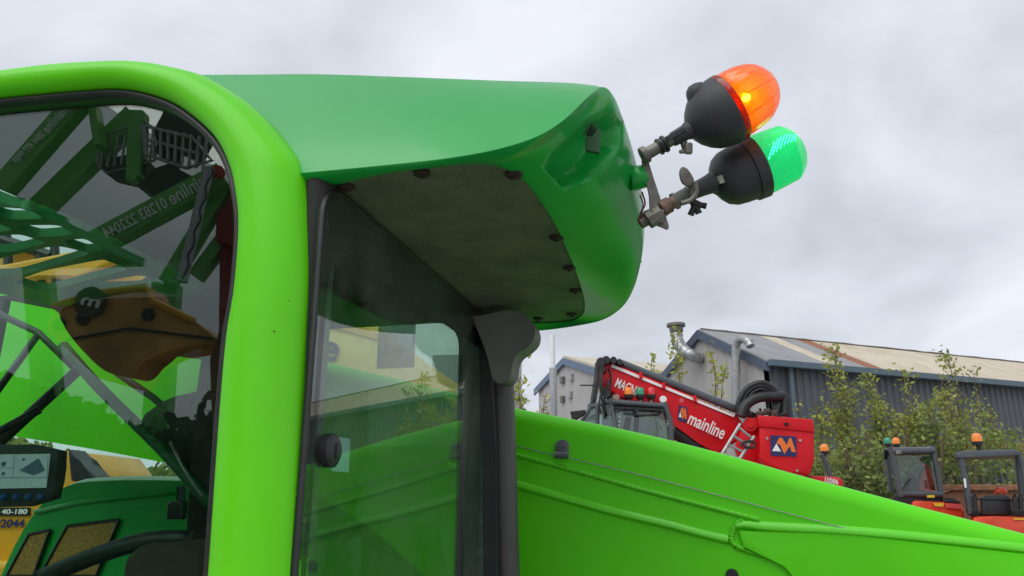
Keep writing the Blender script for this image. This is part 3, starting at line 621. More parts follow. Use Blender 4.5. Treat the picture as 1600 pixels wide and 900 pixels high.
# canopy one
g_ = R7(1060, 850, -.5); ex2 = thing('mini_excavator', (g_.x, g_.y, 0), 'mini excavator with open canopy frame, black seat and amber beacon at right edge', 'excavator', GRP)
b = NB(); MD = 11.5
barx([(890,536,0),(900,545,0),(925,660,0),(950,795,0)], .045); barx([(905,560,.9),(940,795,.9)], .035); 
barx([(1158,534,0),(1180,600,0),(1200,760,0)], .045); barx([(892,535,0),(905,552,.9)], .05); barx([(1158,534,0),(1150,545,.9),(1180,790,.9)], .045)
fr_ = obj('canopy_frame', b, FRAM, ex2, True, angle=60)
b = NB(); prism(b, [R7(884,548,-.06), R7(886,528,-.06), R7(910,518,-.06), R7(1140,512,-.06), R7(1162,522,-.06), R7(1164,542,-.06), R7(1120,538,-.06), R7(960,545,-.06), R7(905,555,-.06)], MH*1.05, .02); obj('canopy_roof', b, FRAM, fr_, True, angle=40)
small_beacon(fr_, R7(976,478,.1), .075, 'orange')
b = NB(); tube(b, [R7(982,495,.1), R7(990,522,.1)], .028, 8); box(b, R7(990,522,.1), (.12,.1,.06), (RT,MH,UP), .01); obj('beacon_stalk', b, PLAS, fr_)
b = NB(); prism(b, [R7(990,735,.0), R7(1000,716,0), R7(1110,712,0), R7(1128,730,0), R7(1132,800,0), R7(995,806,0)], MH*.25, .04); obj('seat', b, PLAS, ex2, True, angle=40)
b = NB()
for x in (965, 1140, 1165): tube(b, [R7(x,720,-.1), R7(x+4,800,-.1)], .035, 8); box(b, R7(x+3,790,-.1), (.12,.1,.1), (RT,MH,UP), .02); c=R7(x,716,-.1); box(b, c, (.05,.05,.09), (RT,MH,UP), .02)
tube(b, [R7(935,730,0), R7(1180,735,0)], .015, 6); prism(b, [R7(940,805,.2), R7(1200,810,.2), R7(1200,790,.2), R7(945,790,.2)], MH*.7)
obj('control_levers', b, BLK, ex2, True, angle=50)
b = NB(); prism(b, [R7(960,808,-.15), R7(1060,806,-.15), R7(1240,812,-.15), R7(1240,900,-.15), R7(940,900,-.15)], MH*1.2, .04); bd = obj('body', b, ORG, ex2, True, angle=40)
b = NB(); prism(b, [R7(1135,814,-.17), R7(1181,815,-.17), R7(1181,822,-.17), R7(1135,821,-.17)], MH*.02); obj('warning_sticker', b, MATS['sticker_yellow'], bd)
b = NB(); prism(b, [R7(915,640,-.08), R7(925,640,-.08), R7(930,680,-.08), R7(920,680,-.08)], MH*.02); obj('label_plate', b, WHT, fr_)
b = NB(); tube(b, [R7(1060,700,.5), R7(1070,690,.5), R7(1090,690,.5), R7(1098,702,.5)], .04, 8); box(b, R7(1078,700,.5),(.2,.06,.05),(RT,MH,UP),.01); obj('blade_linkage', b, ORG, ex2)
b = NB(); box(b, (g_.x, g_.y, .3), (2.0, 1.4, .5), (RT, MH, Vector((0,0,1))), .15); box(b, (g_.x, g_.y, .8), (1.4, 1.2, .7), (RT, MH, Vector((0,0,1))), .05); obj('track', b, BLK, ex2)
# third machine, only its roll bar shows
MD = 12.5; g_ = R7(330, 700); rl = thing('road_roller', (g_.x, g_.y, 0), 'machine hidden behind green boom with only its dark roll bar and amber beacon showing', 'machine')
b = NB(); barx([(288,532,0),(300,545,0),(320,600,0),(345,680,0),(360,760,0),(375,900,0)], .045); barx([(345,680,0),(360,670,.6)], .03); fr_ = obj('roll_bar', b, FRAM, rl, True, angle=60)
small_beacon(fr_, R7(305,520,0), .068, 'orange')
b = NB(); box(b, (g_.x+.6, g_.y, .8), (1.6, 1.0, .6), bev=.08); obj('body', b, ORG, rl); b = NB(); tube(b, [Vector((g_.x-.3, g_.y-.5, .4)), Vector((g_.x-.3, g_.y+.5, .4))], .4, 24); obj('drum', b, DST, rl)
MD = 12.0

# ================================================================== YELLOW TELEHANDLER beyond (seen through the cab)
def Y5(x, y, d=0): return PD(x, y, 6.5+d)
g_ = Y5(200, 800); yt = thing('yellow_telehandler', (g_.x, g_.y, 0), 'yellow telehandler with blue lettering parked beyond, seen through the cab windows', 'telehandler')
CREAM = mat('hazed_yellow', (.9,.58,.16), .5, .1, var=.06)  # yellow paled to paint in the haze of the dusty glass
b = NB(); prism(b, [Y5(430,478), Y5(585,505), Y5(700,590), Y5(735,612), Y5(735,640), Y5(500,610), Y5(430,600)], HN*.5, .03); yb = obj('boom', b, CREAM, yt, True, angle=40)
b = NB(); prism(b, [Y5(430,458,-.02), Y5(545,500,-.02), Y5(590,520,-.02), Y5(590,532,-.02), Y5(510,508,-.02), Y5(430,500,-.02)], HN*.4, .01); obj('boom_top_rail', b, YEL, yb)
text_obj('name_lettering', 'mainline', Y5(330,520,-.02), Y5(524,565,-.02), .25, NAVY, yb, -HN, .006, bold=.015)
b = NB(); prism(b, [Y5(-160,900,.4), Y5(-150,760,.4), Y5(70,735,.4), Y5(95,700,.4), Y5(120,735,.4), Y5(130,900,.4)], HN*1.5, .04); yd = obj('engine_cover', b, YEL, yt, True, angle=40)
b = NB(); prism(b, [Y5(-60,806,.38), Y5(46,806,.38), Y5(46,793,.38), Y5(-60,793,.38)], HN*.02); obj('model_plate', b, BLK, yd)
text_obj('model_lettering', '40-180', Y5(2,803,.37), Y5(42,803,.37), .042, WHT, yd, -HN, .003, bold=.02)
text_obj('phone_lettering', '01283 222044', Y5(-70,824,.38), Y5(37,824,.38), .07, NAVY, yd, -HN, .003, bold=.02)
b = NB(); prism(b, [Y5(105,700,.2), Y5(120,720,.2), Y5(145,742,.2), Y5(150,752,.2), Y5(110,752,.2)], HN*.3, .02); obj('mirror_bracket', b, BLK, yd)
# raised yellow boom group seen through roof guard
b = NB(); prism(b, [Y5(-90,430), Y5(150,385), Y5(185,405), Y5(120,435), Y5(60,425), Y5(-90,470)], HN*.3, .03); prism(b, [Y5(150,440,.4), Y5(250,415,.4), Y5(262,445,.4), Y5(150,455,.4)], HN*.2, .02); prism(b, [Y5(0,372,.3), Y5(60,398,.3), Y5(90,415,.3), Y5(0,420,.3)], HN*.2); obj('raised_attachment', b, YEL, yt)
b = NB(); 
for x in (10, 60, 84): tube(b, [Y5(x,360,.2), Y5(x+5,450,.2)], .04, 8)
tube(b, [Y5(-40,360,.2), Y5(80,400,.2)], .05, 8); obj('hydraulic_hoses', b, BLK, yt)
b = NB(); c = g_; box(b, (c.x-.5, c.y+.8, .9), (4.5, 1.4, .6), (RT,HN,Vector((0,0,1))), .05); obj('lower_frame', b, YEL, yt)
for k in (-1.6, 1.6): b = NB(); q = Vector((c.x-.5, c.y+.3, .6))+RT*k; tube(b, [q-HN*.2, q+HN*.2], .6, 28); obj('wheel', b, BLK, yt)
def hedge(name, A_, B_, H, wd, label, n, ls, mt):
    bl = NB(); L_ = (B_-A_).length; d_ = (B_-A_).normalized(); n_ = Vector((-d_.y, d_.x, 0))
    for _ in range(n):
        u = random.random()*L_; h = H*(.72+.4*noise.noise(Vector((u*.35, 3, 0)))+.1*noise.noise(Vector((u*1.7, 1, 0))))
        z = h*(1-random.random()**1.6*.98); leaf(bl, A_+d_*u+n_*random.gauss(0, wd*.3)+Vector((0,0,z)), ls*random.uniform(.6,1.4))
    return tag(obj(name, bl, mt, None, recalc=False, loc=A_), label, 'hedge', kind='stuff')
def G0(p): return Vector((p.x, p.y, 0))
hedge('hedge', G0(PD(-260,780,13)), G0(PD(640,780,16)), PD(300,610,14).z, 2.2, 'dense leafy hedge seen through the cab beyond the green bonnet', 9000, .17, LEAF2)

# ================================================================== THE GREEN TELEHANDLER
tele = thing('telehandler', (-1.4, 1.9, 0), 'bright green telehandler in the foreground with overhanging front roof, glazed cab and low sloping boom', 'telehandler')
# door frame -------------------------------------------------
inner = [(-520,228),(-300,196),(-120,170),(0,154),(140,141),(196,140),(243,150),(280,166),(317,194),(345,225),(364,267),(373,313),(376,360),(369,453),(357,527),(345,667),(329,900),(308,1150),(285,1400)]
outer = [(-520,185),(-300,156),(-120,131),(0,115),(93,103),(187,98),(233,99),(280,107),(317,117),(355,138),(397,169),(434,211),(467,257),(478,315),(482,400),(482,453),(478,527),(471,667),(460,900),(447,1150),(434,1400)]
NST = 150
ci = cr_spline([Py(*p, YD-.012) for p in inner], 300); co = cr_spline([Py(*p, YD) for p in outer], 300)
# pair by nearest-ish: resample by parameter with common break at the corner
def resamp(pts2d, breaks, y):
    """breaks: indices that must pair up"""
    outp = []
    for (a, c_), n in zip(zip(breaks, breaks[1:]), (40, 60, 50)):
        seg = cr_spline([Py(*p, y) for p in pts2d], 900)
        outp.append((a, c_, n))
    return outp
def pick(curve, f): i = f*(len(curve)-1); j = int(i); return curve[min(j, len(curve)-1)].lerp(curve[min(j+1, len(curve)-1)], i-j)
def fr_of(curve, target): return min(range(len(curve)), key=lambda i: (curve[i]-target).length)/(len(curve)-1)
bi = [0, fr_of(ci, Py(150,141,YD)), fr_of(ci, Py(317,194,YD)), fr_of(ci, Py(374,340,YD)), 1]
bo = [0, fr_of(co, Py(150,99,YD)), fr_of(co, Py(385,160,YD)), fr_of(co, Py(481,350,YD)), 1]
b = NB(); rings = []
for s in range(4):
    n = (30, 34, 34, 40)[s]
    for k in range(n + (s == 3)):
        f = k/n; pi_ = pick(ci, bi[s]+(bi[s+1]-bi[s])*f); po = pick(co, bo[s]+(bo[s+1]-bo[s])*f)
        wd = (po-pi_).length; rg = []
        prof = [(0,.0),(.02,-.012),(.08,-.024),(.2,-.034),(.4,-.042),(.6,-.040),(.78,-.030),(.9,-.016),(.975,-.002),(1,.012),(1,.045),(.9,.07),(.1,.07),(0,.03)]
        for (t_, dy) in prof: rg.append(pi_.lerp(po, t_)+Vector((0, dy, 0)))
        rings.append(rg)
vr = [[b.verts.new(p) for p in r] for r in rings]
for a_, c_ in zip(vr, vr[1:]):
    for k in range(len(a_)): b.faces.new((a_[k], a_[(k+1) % len(a_)], c_[(k+1) % len(a_)], c_[k]))
# rear post closing the frame
dfr = obj('door_frame', b, GREEN, tele, True)
pr0 = Py(-520, 205, YD); b = NB(); tube(b, [pr0+Vector((0,.02,.0)), pr0+Vector((-.05,.02,-1.7))], .06, 16); obj('rear_post', b, GREEN, tele, True, angle=50)
b = NB(); box(b, (pr0.x+.8, YD+.03, .75), (2.0, .08, .5), bev=.02); obj('lower_door_panel', b, GREEN, tele, True, angle=40)
# seal
b = NB(); cs = [pick(ci, f/160)+Vector((0, .0, 0)) for f in range(161)]
cen = Py(100, 600, YD); rows = []
for dd, dy in ((-.004, -.006), (.0035, -.017), (.011, -.017), (.016, -.008), (.017, .02), (-.004, .02)):
    r_ = []
    for i, p in enumerate(cs):
        t_ = (cs[min(i+1,160)]-cs[max(i-1,0)]).normalized(); n_ = t_.cross(Vector((0,1,0))).normalized()
        if n_.dot(cen-p) < 0: n_ = -n_
        r_.append(p+n_*dd+Vector((0, dy+.012, 0)))
    rows.append(r_)
grid(b, rows); obj('door_seal', b, BLK, dfr, True)
b = NB(); pts = [p+Vector((0,.022,0)) for p in cs]; bot = [pts[-1]+Vector((-2.2,0,-.2))]
lst = pts + [Vector((pts[0].x, pts[0].y, pts[-1].z))]
prism(b, lst, Vector((0,.004,0)))
DG = obj('door_glass', b, DOORGL, tele)
# dark ceramic border band on the door glass, right side
b = NB(); rows = [[], []]
for i in range(70, 161):
    p = cs[i]; t_ = (cs[min(i+1,160)]-cs[max(i-1,0)]).normalized(); n_ = t_.cross(Vector((0,1,0))).normalized()
    if n_.dot(cen-p) < 0: n_ = -n_
    f = min(1, (i-70)/25); rows[0].append(p+n_*.002+Vector((0,.031,0))); rows[1].append(p+n_*(.002+.03*f)+Vector((0,.031,0)))
grid(b, rows); obj('glass_border', b, DARKIN, DG)

for (x, y, r) in ((429,518,.0016),(452,470,.0009),(398,700,.001)): c = Py(x, y, YD-.041); obj('paint_chip', tube(NB(), [c, c-Vector((0,.002,0))], r, 7), BOLT0, dfr)
# canopy ------------------------------------------------------
ZU = Py(500, 290, 1.2).z; X0 = -.64
ridge = [(300,117,1.39),(395,116.5,1.375),(500,116,1.36),(650,121,1.34),(780,126,1.32),(880,129,1.30),(925,133,1.285),(940,136,1.28)]
Ka = [(452,273,1.185),(478,269.5,1.165),(560,262,1.15),(640,254,1.14),(700,247,1.13),(760,237,1.13),(810,224,1.14),(850,208,1.15),(885,184,1.175),(915,155,1.215),(940,136,1.28),(958,148,1.32),(972,182,1.40),(986,225,1.50),(998,275,1.61),(1005,325,1.73),(1006,370,1.83),(1001,410,1.91),(990,450,2.03),(972,480,2.17),(942,500,2.33),(902,509,2.43),(868,514,2.47),(840,517,2.48),(760,522,2.48)]
Kb = [(462,300),(480,296),(545,285),(600,272),(660,264),(720,258),(765,258),(795,266),(820,283),(845,315),(868,352),(886,390),(900,425),(909,452),(914,475),(911,491),(898,500),(875,504),(850,505),(830,505.5),(760,506)]
NC = 150
pa3 = [Py(*p) for p in Ka]; pb3 = [Pz(x, y, ZU) for x, y in Kb]
ca = cr_spline(pa3, NC*4); cbm = cr_spline(pb3, NC*4)
ba_ = [0, fr_of(ca, Py(475,270,1.16)), fr_of(ca, Py(810,224,1.14)), fr_of(ca, Py(940,136,1.28)), fr_of(ca, Py(1006,370,1.83)), fr_of(ca, Py(972,480,2.17)), fr_of(ca, Py(868,514,2.47)), 1]
bb_ = [0, fr_of(cbm, Pz(480,296,ZU)), fr_of(cbm, Pz(752,257,ZU)), fr_of(cbm, Pz(806,273,ZU)), fr_of(cbm, Pz(893,406,ZU)), fr_of(cbm, Pz(914,475,ZU)), fr_of(cbm, Pz(875,504,ZU)), 1]
cols_a, cols_b, ridx = [], [], None
cnt = (8, 34, 30, 44, 22, 18, 14)
for s in range(7):
    n = cnt[s]
    if s == 3: ridx = len(cols_a)
    for k in range(n + (s == 6)):
        f = k/n; cols_a.append(pick(ca, ba_[s]+(ba_[s+1]-ba_[s])*f)); cols_b.append(pick(cbm, bb_[s]+(bb_[s+1]-bb_[s])*f))
NCOL = len(cols_a)
# smooth the columns of b lightly
for _ in range(3):
    for L in (cols_a, cols_b):
        c2 = L[:]
        for i in range(1, NCOL-1):
            if L is cols_a and abs(i-ridx) < 3: continue
            L[i] = c2[i-1]*.25+c2[i]*.5+c2[i+1]*.25
def scoop(px, py):
    # hollow in the near front corner: 0..1
    # a rounded wedge: centre (905,235)
    import math as m_
    pts = [(858,262),(885,290),(925,272),(962,225),(968,192),(950,180),(925,190),(895,218),(868,242)]
    # signed distance to polygon
    n = len(pts); inside = False; dmin = 1e9
    for i in range(n):
        x1, y1 = pts[i]; x2, y2 = pts[(i+1) % n]
        if (y1 > py) != (y2 > py) and px < (x2-x1)*(py-y1)/(y2-y1)+x1: inside = not inside
        dx, dy = x2-x1, y2-y1; t = max(0, min(1, ((px-x1)*dx+(py-y1)*dy)/(dx*dx+dy*dy))); dmin = min(dmin, m_.hypot(px-x1-t*dx, py-y1-t*dy))
    d = dmin if inside else -dmin
    return max(0, min(1, (d+10)/30))
def proj(p):
    v = p-CAM; return (800+v.dot(RT)/v.dot(F)*FPX, 450-v.dot(UP)/v.dot(F)*FPX)
b = NB(); NR = 60; rows = []
axis_in = Vector((-.35, .45, .12))
for j in range(NR+1):
    t = j/NR; tt = t; row = []
    for i in range(NCOL):
        a_, c_ = cols_a[i], cols_b[i]; p = a_.lerp(c_, tt)
        # bulge outwards, more on the nose
        if i < ridx: wgt = .08*min(1, i/40) ; outv = Vector((.2, -.5, -.8)).normalized()
        else: wgt = .22; outv = Vector((1, -.1, -.62)).normalized()
        k = max(0, min(1, (i-(ridx-34))/60)); outv = (Vector((.1,-.5,-.85))*(1-k)+Vector((.9,-.15,-.38))*k).normalized(); wgt = .10*(1-k)+.22*k
        if i > ridx+60: 
            k2 = min(1, (i-ridx-60)/25); outv = (outv*(1-k2)+Vector((.6,.35,-.02))*k2).normalized(); wgt *= 1-.55*k2
        # keep the silhouette: bulge vanishes at both ends, quick start (rounded lip)
        Lw = (c_-a_).length; bul = Lw*wgt*math.sin(math.pi*tt)**.8
        p = p+outv*bul
        x_, y_ = proj(p); s_ = scoop(x_, y_)
        if s_ > 0: s_ = s_*s_*(3-2*s_); p = p+axis_in.normalized()*(.08*s_)
        row.append(p)
    rows.append(row)
vr = grid(b, rows)
# side face between ridge and lip
cr3 = cr_spline([Py(*p) for p in ridge], 200)
srow = []
NS = 16; lipc = cols_a[:ridx+1]
for j in range(NS+1):
    t = j/NS; r_ = []
    for i, p in enumerate(lipc):
        q = pick(cr3, min(1, (i/ridx)**1.0))
        # slant ends: ridge point with matching position along X
        v = q.lerp(p, t); v = v+Vector((0, -.35, .5)).normalized()*(.006*math.sin(math.pi*t)*(1-(i/ridx)**3))
        r_.append(v)
    srow.append(r_)
grid(b, srow)
# roof top: ridge + nose edge, going across to the far side
top_near = [pick(cr3, i/40) for i in range(41)]
for j in range(9): pass
far = []
topz = top_near[-1].z
rowsT = [top_near]
for j in range(1, 11):
    t = j/10; r_ = []
    for p in top_near:
        y = p.y+(2.42-p.y)*t; r_.append(Vector((p.x, y, p.z+.025*math.sin(math.pi*t))))
    rowsT.append(r_)
grid(b, rowsT)
nose = cols_a[ridx:]; tr = []
for j in range(7):
    t = j/6; r_ = []
    for p in nose:
        back = Vector((min(p.x, -.14)-.03, min(max(p.y, 1.28), 2.42), topz))
        q = Vector((-.17+.0*p.x, min(max(p.y,1.285),2.42), topz+.025*math.sin(math.pi*(min(max(p.y,1.285),2.42)-1.285)/.84)))
        q.x = min(q.x, p.x-.01)
        mid = p.lerp(q, t) + Vector((.35, 0, .9)).normalized()*(.25*(q-p).length*math.sin(math.pi*t))
        # stay behind the traced outline
        r_.append(p.lerp(q, t))
    tr.append(r_)
grid(b, tr)
bmesh.ops.remove_doubles(b, verts=b.verts[:], dist=.0008)
# slot through the shell: drop faces round it
kill = []
slot = [(914,200),(926,192),(931,198),(928,212),(914,214)]
for f in b.faces:
    c = f.calc_center_median(); x_, y_ = proj(c)
    if 914 < x_ < 930 and 194 < y_ < 213 and c.y < 1.6 and (y_ > 213-(x_-905)*1.0): kill.append(f)
bmesh.ops.delete(b, geom=kill, context='FACES')
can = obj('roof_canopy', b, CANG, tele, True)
can.data.polygons.foreach_set('use_smooth', [True]*len(can.data.polygons)); can.data.set_sharp_from_angle(angle=math.radians(38))
# dark slot and vent gauze
b = NB(); sp = [(914,213),(914,232),(936,234),(938,196),(932,200),(930,213)]
ref = Py(925, 215, 1.30)
def SL(x, y, d=0): return Py(x, y, 1.262+d)
obj('air_slot', prism(NB(), [SL(914,214), SL(914,234), SL(936,238), SL(937,200), SL(931,204), SL(930,213)], Vector((0,.01,0))), mat('dark_green_slot', (.01,.07,.02), .6), can)
b = NB()
for k in range(5): tube(b, [SL(910+k*5, 216, .005), SL(919+k*5, 190, .005)], .0007, 5)
for k in range(3): tube(b, [SL(912, 199+k*6, .005), SL(932, 193+k*6, .005)], .0007, 5)
obj('vent_gauze', b, BLK, can)
# mesh panel
def meshmat():
    m = bpy.data.materials.new('woven_mesh'); m.use_nodes = True; nt = m.node_tree; bs = nt.nodes['Principled BSDF']; N = nt.nodes.new; L = nt.links.new
    tc = N('ShaderNodeTexCoord'); 
    def wave(axis, sc_):
        mp = N('ShaderNodeMapping'); mp.inputs['Rotation'].default_value = (0,0,axis); L(tc.outputs['Object'], mp.inputs[0])
        wv = N('ShaderNodeTexWave'); wv.inputs['Scale'].default_value = sc_; wv.inputs['Distortion'].default_value = .15; L(mp.outputs[0], wv.inputs['Vector']); return wv
    w1, w2 = wave(0.35, 46), wave(math.pi/2+.35, 46)
    mxx = N('ShaderNodeMath'); mxx.operation = 'MAXIMUM'; L(w1.outputs['Fac'], mxx.inputs[0]); L(w2.outputs['Fac'], mxx.inputs[1])
    r = N('ShaderNodeValToRGB'); r.color_ramp.elements[0].position = .55; r.color_ramp.elements[0].color = (.035,.05,.028,1); r.color_ramp.elements[1].position = .9; r.color_ramp.elements[1].color = (.19,.235,.14,1)
    L(mxx.outputs[0], r.inputs[0])
    n = N('ShaderNodeTexNoise'); n.inputs['Scale'].default_value = 9; n.inputs['Detail'].default_value = 12; n.inputs['Roughness'].default_value = .75; L(tc.outputs['Object'], n.inputs['Vector'])
    r2 = N('ShaderNodeValToRGB'); r2.color_ramp.elements[0].position = .4; r2.color_ramp.elements[0].color = (.8,.85,.75,1); r2.color_ramp.elements[1].position = .68; r2.color_ramp.elements[1].color = (1.5,1.5,1.35,1); L(n.outputs[0], r2.inputs[0])
    mi = N('ShaderNodeMix'); mi.data_type = 'RGBA'; mi.blend_type = 'MULTIPLY'; mi.inputs[0].default_value = 1; L(r.outputs[0], mi.inputs[6]); L(r2.outputs[0], mi.inputs[7]); L(mi.outputs[2], bs.inputs['Base Color'])
    bs.inputs['Roughness'].default_value = .75; bp = N('ShaderNodeBump'); bp.inputs['Strength'].default_value = .6; bp.inputs['Distance'].default_value = .002; L(mxx.outputs[0], bp.inputs['Height']); L(bp.outputs[0], bs.inputs['Normal']); return m
b = NB(); polyg = [p+Vector((0,0,.004)) for p in cols_b[8:] if p.x > X0-.05]; X0 = -.64
endp = [Vector((X0-.06, polyg[-1].y+.02, ZU+.004)), Vector((X0-.06, polyg[0].y+.01, ZU+.004))]
prism(b, polyg+endp, Vector((0,0,.006))); mp_ = obj('roof_mesh_panel', b, meshmat(), can)
BOLT = mat('rusty_fixing', (.035,.02,.016), .6, var=.4, scale=60)
for x, y in ((541,293),(659,271),(803,273),(870,372),(890,419),(899,455),(893,492),(841,499)):
    c = Pz(x, y, ZU); b = NB(); tube(b, [c+Vector((0,0,.004)), c+Vector((0,0,-.002)), c+Vector((0,0,-.005))], 0, 20, True, [.0165,.0165,.011]); tube(b, [c+Vector((0,0,-.004)), c+Vector((0,0,-.009))], .0045, 6); obj('fixing_cap', b, BOLT, can, True, angle=35)
# windscreen --------------------------------------------------
def WX(px, py): return Px(px, py, X0)
tilt = math.radians(0)
WSN = Vector((1, 0, 0))
yn, yf = 1.168, 2.38; zt = ZU-.008; zb = .75; rr = .07
def rrect(y0, y1, z0, z1, r, x):
    o_ = []
    for cy, cz, a0 in ((y1-r, z1-r, 0), (y0+r, z1-r, 90), (y0+r, z0+r, 180), (y1-r, z0+r, 270)):
        for k in range(9): a = math.radians(a0+k*90/8); o_.append(Vector((x, cy+r*math.cos(a), cz+r*math.sin(a))))
    return o_
b = NB(); prism(b, rrect(yn, yf, zb, zt, rr, X0), Vector((-.005, 0, 0))); WS = obj('windscreen', b, WSGL, tele)
def ring(bm, o_, i_, d):
    n = len(o_); a = [bm.verts.new(p) for p in o_]; c_ = [bm.verts.new(p) for p in i_]; e_ = [bm.verts.new(p+d) for p in o_]; g = [bm.verts.new(p+d) for p in i_]
    for k in range(n):
        l = (k+1) % n
        for q in ((a[k],a[l],c_[l],c_[k]), (e_[k],g[k],g[l],e_[l]), (a[k],e_[k],e_[l],a[l]), (c_[k],c_[l],g[l],g[k])): bm.faces.new(q)
b = NB(); ring(b, rrect(yn+.002, yf-.002, zb+.002, zt-.002, rr, X0-.0065), rrect(yn+.045, yf-.045, zb+.08, zt-.11, rr*1.3, X0-.0065), Vector((-.002,0,0))); obj('glass_border', b, DARKIN, WS)
b = NB(); ring(b, rrect(yn-.003, yf+.003, zb-.003, zt+.003, rr, X0+.001), rrect(yn+.001, yf-.001, zb, zt-.001, rr, X0+.002), Vector((-.012,0,0))); obj('glass_edge_trim', b, PLAS, WS, True)
b = NB(); c = WX(512, 704); tube(b, [c+Vector((-.004,0,0)), c+Vector((.012,0,0)), c+Vector((.017,0,0))], 0, 28, True, [.03,.03,.022]); box(b, c+Vector((.018,0,0)), (.006,.006,.028), bev=.001); obj('glass_knob', b, PLAS, WS, True, angle=40)
b = NB(); q0, q1 = WX(527,681), WX(550,738); obj('pale_sticker', prism(b, [Vector((X0-.007,q0.y,q0.z)), Vector((X0-.007,q1.y,q0.z)), Vector((X0-.007,q1.y,q1.z)), Vector((X0-.007,q0.y,q1.z))], Vector((-.001,0,0))), mat('pale_blue_sticker', (.45,.75,.8), .5), WS)
# cab shell: header, headliner, posts, far side
b = NB(); box(b, (X0-.05, 1.79, ZU+.045), (.08, .96, .09)); box(b, (X0-.05, 1.73, ZU-.03), (.05, 1.06, .07)); obj('windscreen_header', b, DARKIN, tele)
ZH = Py(196, 132, YD).z
rl_ = [Pz(x, y, ZH) for x, y in ((-700,-40),(-400,105),(-200,205),(0,296),(60,322),(100,343),(160,375),(230,415),(290,455))]
rl_ = [p for p in rl_ if p.y < 2.27 and p.x > -2.7 and p.y > 1.25]
pl = [Vector((-2.7, 1.195, ZH)), *[Pz(x, y, ZH) for x, y in ((190,131),(240,136),(290,160),(350,203),(388,262),(392,330))], Vector((Pz(392,330,ZH).x, 2.27, ZH)), Vector((rl_[-1].x+.03, 2.27, ZH))] + rl_[::-1] + [Vector((-2.7, rl_[0].y-.02, ZH))]
b = NB(); prism(b, pl, Vector((0,0,.03))); obj('headliner', b, DARKIN, tele)
xe_ = Py(372, 117, 1.38).x; zr_ = Py(372, 117, 1.38).z-.006; xr_ = Py(230, 130, 1.39).x
rp_ = [Vector((xr_, 1.39, ZH+.032)), Vector((xe_, 1.39, ZH+.032)), Vector((xe_, 2.4, ZH+.032)), Vector((rl_[-1].x+.06, 2.4, ZH+.032))] + [Vector((p.x+.04, p.y, ZH+.032)) for p in rl_[::-1] if p.y > 1.5 and p.x > xr_+.02]
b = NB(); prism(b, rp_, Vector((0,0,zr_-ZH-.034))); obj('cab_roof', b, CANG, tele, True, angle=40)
b = NB(); box(b, (X0-.045, YD+.055, 1.5), (.06, .05, 1.6)); obj('inner_post', b, FRAM, tele)
b = NB(); tube(b, [Vector((X0-.03, YD+.03, ZU+.02)), Vector((X0-.035, YD+.03, .6))], .028, 12); obj('dark_inner_post', b, DARKIN, tele, True, angle=50)
# far side wall with window openings (plane y = YF)
YF = 2.28
def FW(px, py): p = Py(px, py, YF); return (p.x, p.z)
wx1, wz1 = FW(717, 499); _, wz0 = (0, .9)
wx0 = FW(-330, 499)[0]
zw = FW(200,458)[1]+.03; o_ = [(X0-.02, .6), (X0-.02, ZH+.02), (rl_[-1].x+.03, ZH+.02), (rl_[-1].x-.1, zw), (-2.75, zw), (-2.75, .6)]
def rr2(x0, x1, z0, z1, r):
    q = []
    for cx, cz, a0 in ((x1-r, z1-r, 0), (x0+r, z1-r, 90), (x0+r, z0+r, 180), (x1-r, z0+r, 270)):
        for k in range(7): a = math.radians(a0+k*15); q.append((cx+r*math.cos(a), cz+r*math.sin(a)))
    return q
hx = FW(345, 600)[0]
h1 = rr2(FW(470,600)[0], wx1, .95, wz1, .09); h2 = [(-2.62, FW(10,466)[1]), FW(82,482), FW(150,540), FW(312,560), FW(322,600), (FW(318,600)[0], .95), (-2.62,.95)]
b = holed(o_, [h1, h2], 0, .03, lambda v: Vector((v.x, YF+.02+v.z, v.y))); obj('far_side_wall', b, mat('dark_inner_trim', (.012,.014,.013), .6, var=.2), tele)
b = NB(); prism(b, [Vector((x, YF+.04, z)) for x, z in rr2(FW(462,600)[0], wx1+.01, .94, wz1+.01, .09)], Vector((0,.004,0))); fg = obj('far_side_glass', b, SIDEGL, tele)
SM = glassmat('sticker_film', (.45,.5,.47), .02, dirt=.35)
b = NB(); a0, a1 = FW(585, 505), FW(641, 571); obj('window_sticker', prism(b, [Vector((a0[0],YF+.036,a0[1])), Vector((a1[0],YF+.036,a0[1])), Vector((a1[0],YF+.036,a1[1])), Vector((a0[0],YF+.036,a1[1]))], Vector((0,.002,0))), SM, fg)
def FP(px, py, dy=.034): return Py(px, py, YF+dy)
text_obj('sticker_lettering', 'L', FP(616,528), FP(620,528), .014, BLK, fg, (0,-1,0), .0005, bold=.02)
text_obj('sticker_lettering', '50UU', FP(632,556), FP(590,556), .03, mat('faint_grey_letter', (.3,.32,.3), .6), fg, (0,-1,0), .0005)
# rear wall of the cab
b = NB(); box(b, (-2.72, 1.72, 1.3), (.05, 1.0, 1.3)); obj('rear_wall', b, mat('rear_dark', (.03,.035,.03), .7), tele)
b = NB(); box(b, (-1.7, 1.66, .62), (2.1, 1.0, .1)); obj('cab_floor', b, DARKIN, tele)
